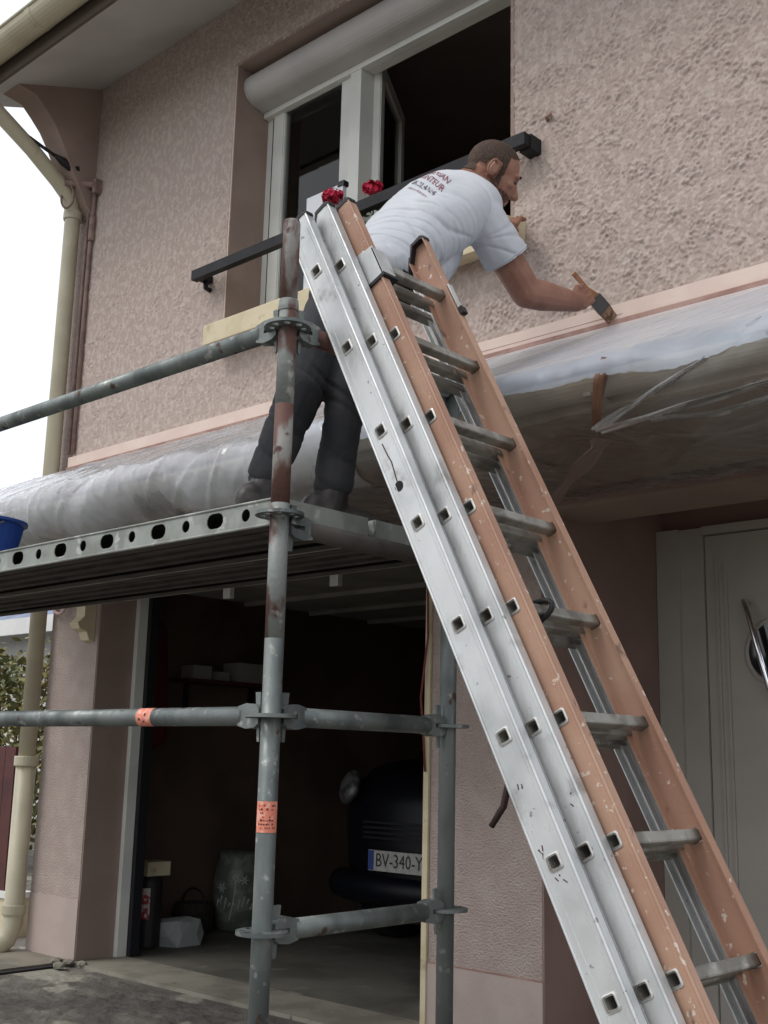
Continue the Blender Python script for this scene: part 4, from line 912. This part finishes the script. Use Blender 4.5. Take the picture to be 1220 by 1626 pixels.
# ------------------------------------------------------------------ polythene masking
def polythene(x0, x1, lift, seed, tmax=1.0, rag=.02, amp=1.0):
    path = [(-.048, 2.7195), (-.10, 2.692), (-.30, 2.582), (-.55, 2.446), (-.80, 2.312), (-.925, 2.247), (-.966, 2.215), (-.975, 2.18), (-.968, 2.12), (-.93, 2.065), (-.84, 2.045), (-.60, 2.075), (-.30, 2.085), (-.03, 2.088)]
    P = np.array(path); seg = np.r_[0, np.cumsum(np.hypot(*np.diff(P, axis=0).T))]; T = np.linspace(0, seg[-1] if tmax >= 1 else 1.40*tmax, 110 if tmax >= 1 else 84)
    TF = np.linspace(0, seg[-1], 420); FY = np.interp(TF, seg, P[:, 0]); FZ = np.interp(TF, seg, P[:, 1]); k = np.array([.25, .5, .25])
    for _ in range(16): FY[1:-1] = np.convolve(FY, k, 'valid'); FZ[1:-1] = np.convolve(FZ, k, 'valid')
    dY, dZ = np.gradient(FY), np.gradient(FZ); Ln = np.hypot(dY, dZ); FNY, FNZ = dZ/Ln, -dY/Ln        # outwards
    nxs = int((x1-x0)/.0095); xs = np.linspace(x0, x1, nxs); t = T/1.40; cell = xs[1]-xs[0]
    X2 = np.broadcast_to(xs[None, :], (len(T), nxs)); TT = np.broadcast_to(T[:, None], (len(T), nxs))
    def rid(f, sx, st, o): return np.array([[1-2*abs(noise.noise(Vector((x*sx+tt*st, tt*f+o, o)))) for x in xs] for tt in T])
    f1 = rid(1.6, 5.0, 3.5, seed+.3); f2 = rid(2.2, 11.0, -5.0, seed+4.7)
    cz1 = np.array([[math.exp(-(noise.noise(Vector((x*3.1+tt*2.4, tt*2.0, seed+2.0)))/.042)**2) for x in xs] for tt in T])
    cz2 = np.array([[math.exp(-(noise.noise(Vector((x*6.5-tt*3.5, tt*3.1, seed+6.0)))/.05)**2) for x in xs] for tt in T])
    big = fftnoise(nxs, len(T), cell, .5, 42+seed, .6)
    ramp = np.clip(t/.10, 0, 1)[:, None]; skirt = np.clip((t-.66)/.12, 0, 1)[:, None]
    h = (np.clip(f1, 0, 1)**2*.008+np.clip(f2, 0, 1)**2*.004+cz1*.009+cz2*.006+.003*big)*ramp*(.6+.4*skirt)*amp+.004+lift
    left = 1/(1+np.exp((xs+3.0)*4))[None, :]                        # fuller and puffier towards the far end
    h = h+left*(.026*np.clip(np.sin(np.clip(t*1.05, 0, 1)*math.pi), 0, 1)**1.2)[:, None]*ramp
    h = h*np.clip((2.35-t)/.9, .25, 1)[:, None]
    edge = np.array([noise.noise(Vector((x*3.3, seed, 0)))*.7+noise.noise(Vector((x*31, seed, 4)))*.22+noise.noise(Vector((x*80, seed, 9)))*.10 for x in xs])
    T2 = np.clip(T[:, None]*(1+rag*edge[None, :]), 0, seg[-1])
    V = np.zeros((len(T), nxs, 3)); V[..., 0] = xs[None, :]
    V[..., 1] = np.interp(T2, TF, FY)+np.interp(T2, TF, FNY)*h; V[..., 2] = np.interp(T2, TF, FZ)+np.interp(T2, TF, FNZ)*h
    # gathered points where the sheet is tied back to the gutter brackets
    for gx, wd, pull in ((-1.78, .26, .11), (-3.92, .38, .14), (-5.6, .3, .1)):
        wx = np.exp(-np.abs((xs-gx)/wd)**1.5)[None, :]*np.clip((t-.74)/.2, 0, 1)[:, None]**1.4*np.clip((1.5-t)/.5, 0, 1)[:, None]
        V[..., 0] += (gx-V[..., 0])*wx*.72; V[..., 1] += wx*pull*.5; V[..., 2] += wx*.02
    V[..., 2] += skirt*np.clip((1.2-t)/.2, 0, 1)[:, None]*(.018*np.sin(xs*6.1+seed)+.010*np.sin(xs*15+1))[None, :]      # swags of the free edge
    n = nxs; i = np.arange(len(T)*n).reshape(len(T), n); F = np.stack([i[:-1, :-1], i[1:, :-1], i[1:, 1:], i[:-1, 1:]], -1).reshape(-1, 4)
    return V.reshape(-1, 3), F.tolist()
PS = obj('plastic_sheet', polythene(-2.95, -.70, 0, 1, 1.0, .02, .6), M_poly, smooth=True)
tag(PS, 'thin clear plastic sheet over the porch canopy under the paint brush', 'plastic sheet')
obj('overlap_layer', polythene(-2.95, -.70, .010, 7, .785, .022, .40), M_poly2, PS, smooth=True)
PL = obj('plastic_sheet', polythene(-6.12, -2.70, .0, 3, 1.0, .02, .8), M_poly3, smooth=True)
tag(PL, 'milky white plastic sheet puffed over the garage canopy behind the steel deck', 'plastic sheet')
obj('overlap_layer', polythene(-6.10, -2.72, .014, 12, .985, .01, 1.0), M_poly4, PL, smooth=True)
def ribbon(pts, wd, fold, n=60, seed=1):
    pts = [Vector(p) for p in pts]; V = []; F = []; m_ = 9
    for i in range(n+1):
        t = i/n*(len(pts)-1); k = min(int(t), len(pts)-2); p = pts[k].lerp(pts[k+1], t-k); d = (pts[k+1]-pts[k]).normalized()
        u, v, _ = frame_of(d)
        for j in range(m_):
            s = (j/(m_-1)-.5); w_ = wd*(1+.3*math.sin(i*.3+seed)); V.append(p+u*(s*w_)+v*(fold*math.sin(s*14+i*.15+seed)))
    for i in range(n):
        for j in range(m_-1): a = i*m_+j; F.append((a, a+1, a+m_+1, a+m_))
    return V, F
obj('plastic_fold', ribbon([(-1.79, -.84, 2.034), (-1.88, -.74, 2.036), (-2.15, -.47, 2.038), (-2.45, -.17, 2.038), (-2.62, -.02, 2.036)], .055, .0015), M_poly4, PS, smooth=True)
for k, (pts, wd_) in enumerate((([(-1.78, -.90, 2.045), (-1.55, -.965, 2.10), (-1.38, -.985, 2.155)], .030), ([(-1.77, -.89, 2.04), (-1.50, -.93, 2.052), (-1.15, -.945, 2.075)], .045), ([(-1.60, -.90, 2.045), (-1.42, -.86, 2.04), (-1.1, -.90, 2.05)], .035))):
    obj('plastic_fold', ribbon(pts, wd_, .005, 40, k), M_poly3, PS, smooth=True)
obj('brown_strap', ribbon([(-1.685, -.978, 2.225), (-1.705, -.985, 2.17), (-1.74, -.955, 2.09), (-1.775, -.90, 2.045)], .034, .001, 14), mat('brown tape seen through film', (.17, .085, .05), .7), PS, smooth=True)
obj('masking_tape', ribbon([(-1.80, -.45, 2.505), (-1.74, -.68, 2.382), (-1.67, -.93, 2.250)], .05, .001, 12), M_tape, PS, smooth=True)

# ------------------------------------------------------------------ things on the sill and deck
bm = B(); box(bm, (-4.06, .02, 3.331), (-3.80, .045, 3.885))
wb = obj('white_board', bm, M_card, bevel=.004); tag(wb, 'white board with dark corner clip standing on the window sill', 'board')
obj('corner_clip', bx((-3.835, .015, 3.872), (-3.79, .05, 3.898)), M_blackp, wb)
def geranium(x, y, z, label, h, hr, seed):
    t = thing('potted_geranium', label, 'potted flower', (x, y, z), 'geraniums on the sill')
    obj('pot', lathe(B(), (x, y, z), [(.045, 0), (.06, .09), (.068, .09), (.068, .11), (.058, .11), (.05, .095)], 20), M_terra, t)
    rng = random.Random(seed); bm = B()
    for k in range(46):
        p = Vector((x+rng.gauss(0, .05), y+rng.gauss(0, .035), z+.10+rng.random()*h*.6)); r = rng.uniform(.014, .026); nrm = Vector((rng.gauss(0, .6), rng.gauss(-.4, .5), 1)).normalized(); u, v, _ = frame_of(nrm)
        c = bm.verts.new(p+nrm*-.004); q = [bm.verts.new(p+(u*math.cos(a)+v*math.sin(a))*r) for a in np.arange(7)*2*math.pi/7]
        for i in range(7): bm.faces.new((c, q[i], q[(i+1) % 7]))
    obj('leaves', bm, M_leaf, t)
    obj('stem', tb([(x, y, z+.1), (x+.005, y-.01, z+h*.6), (x, y-.015, z+h)], .004, 6), M_leaf, t)
    bm = B()
    for k in range(110):
        d = Vector((rng.gauss(0, 1), rng.gauss(0, 1), rng.gauss(.2, .8))).normalized(); p = Vector((x, y-.015, z+h))+Vector((d.x*1.25, d.y, d.z*.75))*hr*rng.uniform(.75, 1.05); r = rng.uniform(.010, .016)
        u, v, _ = frame_of(d+Vector((rng.gauss(0, .3), rng.gauss(0, .3), 0))); c = bm.verts.new(p-d*.004); q = [bm.verts.new(p+(u*math.cos(a)+v*math.sin(a))*r) for a in np.arange(5)*2*math.pi/5]
        for i in range(5): bm.faces.new((c, q[i], q[(i+1) % 5]))
    obj('flower_head', bm, M_red, t)
geranium(-3.825, -.015, 3.322, 'red geranium in a pot before the white board on the sill', .478, .046, 4)
geranium(-3.56, .0, 3.325, 'red geranium in a pot on the sill before the opened window leaf', .436, .042, 9)
BKX = -4.02
bk = obj('bucket', lathe(B(), (BKX, -1.59, 1.744), [(.11, 0), (.115, .004), (.15, .172), (.163, .177), (.163, .187), (.148, .187), (.142, .172), (.108, .012)], 32), M_blue, smooth=False)
tag(bk, 'blue plastic bucket standing on the steel scaffold deck', 'bucket')
obj('bucket_handle', tb([(BKX+.155*math.cos(a), -1.59-.16*math.sin(a)*.6, 1.744+.17-.06*math.sin(a)) for a in np.linspace(0, math.pi, 15)], .004, 6), M_galv, bk)

# ------------------------------------------------------------------ garage contents
CX, CY = -4.41, 1.29
car = thing('car', 'dark car parked nose out inside the garage', 'car', (CX, CY+1.9, .008))
def car_body():
    # side profile (y behind the nose, z) lofted across the width with rounded shoulders
    low = [(0.03, .28), (0, .40), (0, .62), (.02, .78), (.06, .86), (.35, .97), (.85, 1.06), (1.00, 1.09)]
    st = [(0.03, .22, .66), (0, .42, .76), (0, .64, .79), (.01, .84, .80), (.07, .98, .80), (.40, 1.09, .82), (.95, 1.16, .83)]
    bm = B(); rows = []
    for y, z, w_ in st:
        row = []
        for s in np.linspace(-1, 1, 17):
            e = abs(s)**4; row.append(bm.verts.new((CX+s*w_, CY+y+.22*s*s*(1 if z < 1.0 else .3)+.10*e, z-.06*e*(z > .8))))
        rows.append(row)
    for a, b in zip(rows, rows[1:]):
        for i in range(16): bm.faces.new((a[i], a[i+1], b[i+1], b[i]))
    # flanks, sills, tail
    for s in (-1, 1):
        f = [r[0 if s < 0 else 16] for r in rows]
        bk_ = [bm.verts.new((CX+s*.86, CY+3.9, z)) for z in (.30, .45, .60, .76, .85, .92, 1.0)]
        for i in range(6): bm.faces.new((f[i], f[i+1], bk_[i+1], bk_[i]))
    bmesh.ops.recalc_face_normals(bm, faces=bm.faces[:]); return bm
obj('body', car_body(), M_carb, car, smooth=True)
obj('cabin', ([(CX-.72, CY+.97, 1.14), (CX+.72, CY+.97, 1.14), (CX+.58, CY+1.75, 1.60), (CX-.58, CY+1.75, 1.60), (CX-.74, CY+3.9, 1.0), (CX+.74, CY+3.9, 1.0), (CX+.56, CY+3.6, 1.58), (CX-.56, CY+3.6, 1.58)],
    [(3, 2, 6, 7), (1, 5, 6, 2), (0, 3, 7, 4), (5, 4, 7, 6)]), M_carb, car)
obj('windscreen', ([(CX-.72, CY+.965, 1.145), (CX+.72, CY+.965, 1.145), (CX+.58, CY+1.748, 1.602), (CX-.58, CY+1.748, 1.602)], [(0, 1, 2, 3)]), M_glassdark, car)
obj('bumper', tb([(CX-.66, CY+.16, .38), (CX-.5, CY+.07, .38), (CX, CY+.03, .38), (CX+.5, CY+.07, .38), (CX+.66, CY+.16, .38)], .085, 14), M_carb, car, smooth=True)
for k in range(4): obj('grille_bar', bx((CX-.34, CY-.010, .655+.028*k), (CX+.34, CY+.02, .668+.028*k)), M_carb, car, bevel=.003)
for s in (-1, 1):
    bm = B(); ellip(bm, (CX+s*.56, CY+.10, .93), Vector((.10, .03*s, 0)), Vector((0, .05, 0)), Vector((0, .03, .10))); obj('headlight', bm, M_lens, car, smooth=True)
    for y in (.75, 3.2):
        wh = obj('wheel', lathe(B(), (CX+s*.76, CY+y, .31), [(.20, -.09), (.29, -.09), (.305, -.06), (.305, .06), (.29, .09), (.20, .09)], 28, (1, 0, 0)), M_rubber, car)
        obj('rim', lathe(B(), (CX+s*.76, CY+y, .31), [(.195, -.085), (.15, -.06), (.15, .06), (.195, .085)], 20, (1, 0, 0)), M_rim, wh)
    bm = B(); ellip(bm, (CX+s*.92, CY+1.25, 1.12), Vector((.10, 0, 0)), Vector((0, .06, 0)), Vector((0, 0, .07))); obj('door_mirror', bm, M_carb, car, smooth=True)
npl = obj('number_plate', bx((CX-.26, CY-.045, .488), (CX+.26, CY-.036, .598)), M_plate, car)
obj('plate_band', bx((CX-.258, CY-.0465, .490), (CX-.218, CY-.0448, .596)), M_plblue, npl)
tm = text_mesh('BV-340-Y', .104, .0005); tm.transform(Matrix.Diagonal((.86, 1, 1, 1)))
place('registration', tm, M_blackp, npl, axes((1, 0, 0), (0, 0, 1), (0, -1, 0), (CX+.002-.032, CY-.0462, .543)))
# pottery jar with relief flowers
vx, vy = -5.98, 1.42
va = obj('pottery_jar', lathe(B(), (vx, vy, .008), [(.10, 0), (.13, .02), (.155, .16), (.16, .28), (.15, .38), (.125, .44), (.128, .48), (.118, .48), (.11, .44), (.05, .42)], 32), M_vase, smooth=True)
tag(va, 'green grey pottery jar with raised flower decoration on the garage floor', 'jar')
bm = B(); fd = Vector((.62, -.78, 0)).normalized(); fs_ = Vector((.78, .62, 0))
def onjar(a, z):
    r = np.interp(z, [0, .02, .16, .28, .38, .44], [.10, .13, .155, .16, .15, .125]); return Vector((vx, vy, .008+z))+(fd*math.cos(a)+fs_*math.sin(a))*(r+.001)
tube(bm, [onjar(.1-.25*(1-t)**2, .08+.24*t) for t in np.linspace(0, 1, 9)], .004, 6)
for ca, cz, n_ in ((.1, .33, 7), (.45, .32, 6), (-.5, .27, 6)):
    for k in range(n_):
        a = 2*math.pi*k/n_; tube(bm, [onjar(ca+.03*math.cos(a), cz+.006*math.sin(a)), onjar(ca+.22*math.cos(a), cz+.032*math.sin(a))], [.006, .003], 6)
for k in range(9): tube(bm, [onjar(-.75+.19*k, .16+.02*math.sin(k*2.1)), onjar(-.65+.19*k, .20+.025*math.sin(k*1.3))], [.004, .006], 6)
obj('relief_flowers', bm, M_relief, va, smooth=True)
bm = B(); bmesh.ops.create_icosphere(bm, subdivisions=2, radius=1); rr = random.Random(2)
for v in bm.verts:
    f = Vector((v.co.x*.22, v.co.y*.16, v.co.z*.16)); f.z = max(f.z, -.06); f.z = min(f.z, .085+f.x*.15); f.x = max(-.15, min(.16, f.x)); v.co = f+Vector((-5.80, .78, .07))
sk = obj('stone_block', bm, M_sack); tag(sk, 'pale angular stone block on the garage floor beside the threshold', 'stone')
bsk = obj('coal_basket', lathe(B(), (-6.02, 1.10, .008), [(.09, 0), (.12, .05), (.125, .15), (.11, .19), (.10, .19), (.10, .02)], 24), mat('black wicker', (.018, .015, .012), .8, (.035, .028, .022), 60, bump=.6, bscale=80), None)
tag(bsk, 'round black basket between stone block and pottery jar', 'basket')
obj('basket_handle', tb([(-6.02+.11*math.cos(a), 1.10, .19+.09*math.sin(a)) for a in np.linspace(0, math.pi, 13)], .007, 6), M_blackp, bsk, smooth=True)
cn = thing('canister', 'dark canister with red and white label and cream carton lid by the jamb', 'canister', (-5.78, .58, .008))
obj('body', lathe(B(), (-5.78, .58, .008), [(.07, 0), (.075, .01), (.075, .37), (.06, .40)], 24), mat('dark canister', (.025, .02, .022), .5), cn)
V = []; 
for i in range(9):
    a = -.9+.9*i/8; d = Vector((.55*math.cos(a)-.83*math.sin(a)*-1*0, 0, 0)); q = Vector((-5.78, .58, 0))+(Vector((.62, -.78, 0))*math.cos(a+.35)+Vector((.78, .62, 0))*math.sin(a+.35))*.0765
    V += [(q.x, q.y, .17), (q.x, q.y, .34)]
obj('label_patch', (V, [(2*i, 2*i+2, 2*i+3, 2*i+1) for i in range(8)]), mat('red white label', (.40, .05, .06), .5, (.62, .58, .55), 42, .48, .56), cn, smooth=True)
obj('carton_lid', bx((-5.85, .50, .408), (-5.70, .66, .485)), M_cream, cn, bevel=.006)
# shelf with boxes, red coat
sh = thing('wall_shelf', 'dark wall shelf high on the left garage wall', 'shelf', (-6.05, 1.3, 1.55))
obj('board', bx((-6.172, .92, 1.55), (-5.96, 1.72, 1.572)), M_maroon, sh)
for y in (1.05, 1.6): obj('shelf_bracket', bx((-6.172, y-.012, 1.38), (-6.14, y+.012, 1.5495)), M_blackp, sh)
for nm, a, b, l_ in (('carton', (-6.14, 1.34, 1.573), (-5.98, 1.60, 1.70), 'long pale carton lying on the garage wall shelf'), ('carton', (-6.13, .98, 1.573), (-6.0, 1.13, 1.66), 'small pale carton at the end of the shelf nearest the hanging coat'),
                 ('carton', (-6.12, 1.18, 1.573), (-6.0, 1.28, 1.63), 'low squat carton between two others on the garage wall shelf')):
    tag(obj(nm, bx(a, b), M_cardb, bevel=.004), l_, 'carton', 'cartons on the garage shelf')
bm = B()
for k in range(5): capsule(bm, (-6.12, .68+.03*k, 1.92-.03*abs(k-2)), .04, (-6.105, .66+.04*k, 1.12+.02*k), .05)
mm = melt(bm, .012, 4); co, no = arr(mm)
ct = obj('hanging_coat', ([tuple(v) for v in co], [tuple(p.vertices) for p in mm.polygons]), M_redcloth, smooth=True); tag(ct, 'dark red coat hanging on the left garage wall', 'coat')
obj('coat_hook', tb([(-6.172, .74, 2.0), (-6.12, .74, 2.0), (-6.115, .74, 1.93)], .008, 6), M_galv, ct)

# ------------------------------------------------------------------ beyond the house on the left
gt_ = thing('garden_gate', 'maroon boarded gate beside the cream downpipe', 'gate', (-7.3, .3, .2))
for k in range(7): obj('board', bx((-7.78+.125*k, .30, .215), (-7.78+.125*k+.12, .325, 1.12)), M_maroon, gt_, bevel=.004)
obj('gate_rail', bx((-7.78, .3255, .35), (-6.91, .355, .43)), M_maroon, gt_); obj('gate_rail', bx((-7.78, .3255, .9), (-6.91, .355, .98)), M_maroon, gt_)
gw = obj('low_wall', bx((-8.2, .27, -.05), (-6.78, .42, .20)), M_cream, bevel=.006); tag(gw, 'low cream wall under the maroon garden gate', 'wall')
obj('wall_coping', bx((-8.2, .255, .2005), (-6.77, .435, .235)), M_white, gw, bevel=.006)
def hedge():
    rng = np.random.default_rng(8); n = 9000; x = rng.uniform(-14.5, -9.2, n); y = 2.6+rng.normal(0, .32, n); z = rng.uniform(.1, 1.0, n)**.8*2.05+rng.normal(0, .06, n)+.12*np.sin(x*3.1)
    s = rng.uniform(.03, .06, n); V = np.zeros((n, 4, 3)); a = rng.normal(size=(n, 3)); a /= np.linalg.norm(a, axis=1)[:, None]; b = np.cross(a, rng.normal(size=(n, 3))); b /= np.linalg.norm(b, axis=1)[:, None]
    c = np.stack([x, y, z], 1)
    for k, (p, q) in enumerate(((-1, 0), (0, -.6), (1, 0), (0, .6))): V[:, k] = c+a*(p*s)[:, None]+b*(q*s)[:, None]
    return V.reshape(-1, 3), np.arange(n*4).reshape(-1, 4).tolist()
hg = thing('hedge', 'yellow green garden hedge behind the maroon gate', 'hedge', (-11.8, 2.6, 0))
fo = obj('foliage', hedge(), M_hedge, hg); fo['kind'] = 'stuff'
bm = B(); rr = random.Random(4)
for k in range(16):
    x = -14.2+.33*k; tube(bm, [(x, 2.6, -.03), (x+rr.uniform(-.1, .1), 2.6, 1.0), (x+rr.uniform(-.2, .2), 2.6+rr.uniform(-.1, .1), 2.0)], [.03, .02, .008], 6)
br = obj('branches', bm, M_hedgeb, hg); br['kind'] = 'stuff'
nb = thing('neighbour_house', 'white neighbouring house with blue slate roof beyond the hedge', 'house', (-18, 8, 0))
obj('wall', bx((-24, 5.6, -.05), (-14.2, 13, 3.0)), M_white, nb)
rf = obj('roof', ([(-24.5, 5.0, 2.92), (-13.7, 5.0, 2.92), (-13.7, 9.3, 5.3), (-24.5, 9.3, 5.3), (-24.5, 13.6, 2.92), (-13.7, 13.6, 2.92)], [(0, 1, 2, 3), (3, 2, 5, 4), (1, 5, 2), (0, 3, 4), (0, 4, 5, 1)]), M_slate, nb)
obj('bargeboard', prism(B(), [(4.9, 2.78), (9.3, 5.22), (13.7, 2.78), (13.7, 2.98), (9.3, 5.44), (4.9, 2.98)], (-13.72, 0, 0), (0, 1, 0), (0, 0, 1), (.12, 0, 0)), M_white, nb)
obj('eaves_fascia', bx((-24.5, 4.93, 2.72), (-13.75, 4.99, 2.95)), M_white, nb)
w1_ = obj('window', bx((-14.21, 8, 1.0), (-14.17, 9.2, 2.2)), M_upvc, nb); obj('pane', bx((-14.18, 8.08, 1.08), (-14.165, 9.12, 2.12)), M_glassdark, w1_)
# overhead cable with its strain clamp
oc = obj('overhead_cable', tb([(-6.06, -.16, 4.69), (-6.09, -.34, 4.755), (-6.13, -.62, 4.86), (-6.4, -2.2, 5.45), (-7.2, -6.5, 7.2)], [.011, .011, .010, .010, .010], 8), M_cableb, smooth=True)
tag(oc, 'black overhead cable ending in a clamp by the swan neck pipe', 'cable')
obj('strain_clamp', tb([(-6.045, -.10, 4.655), (-6.05, -.13, 4.675), (-6.07, -.22, 4.71), (-6.075, -.27, 4.73)], [.018, .034, .026, .012], 10), M_cableb, oc, smooth=True)
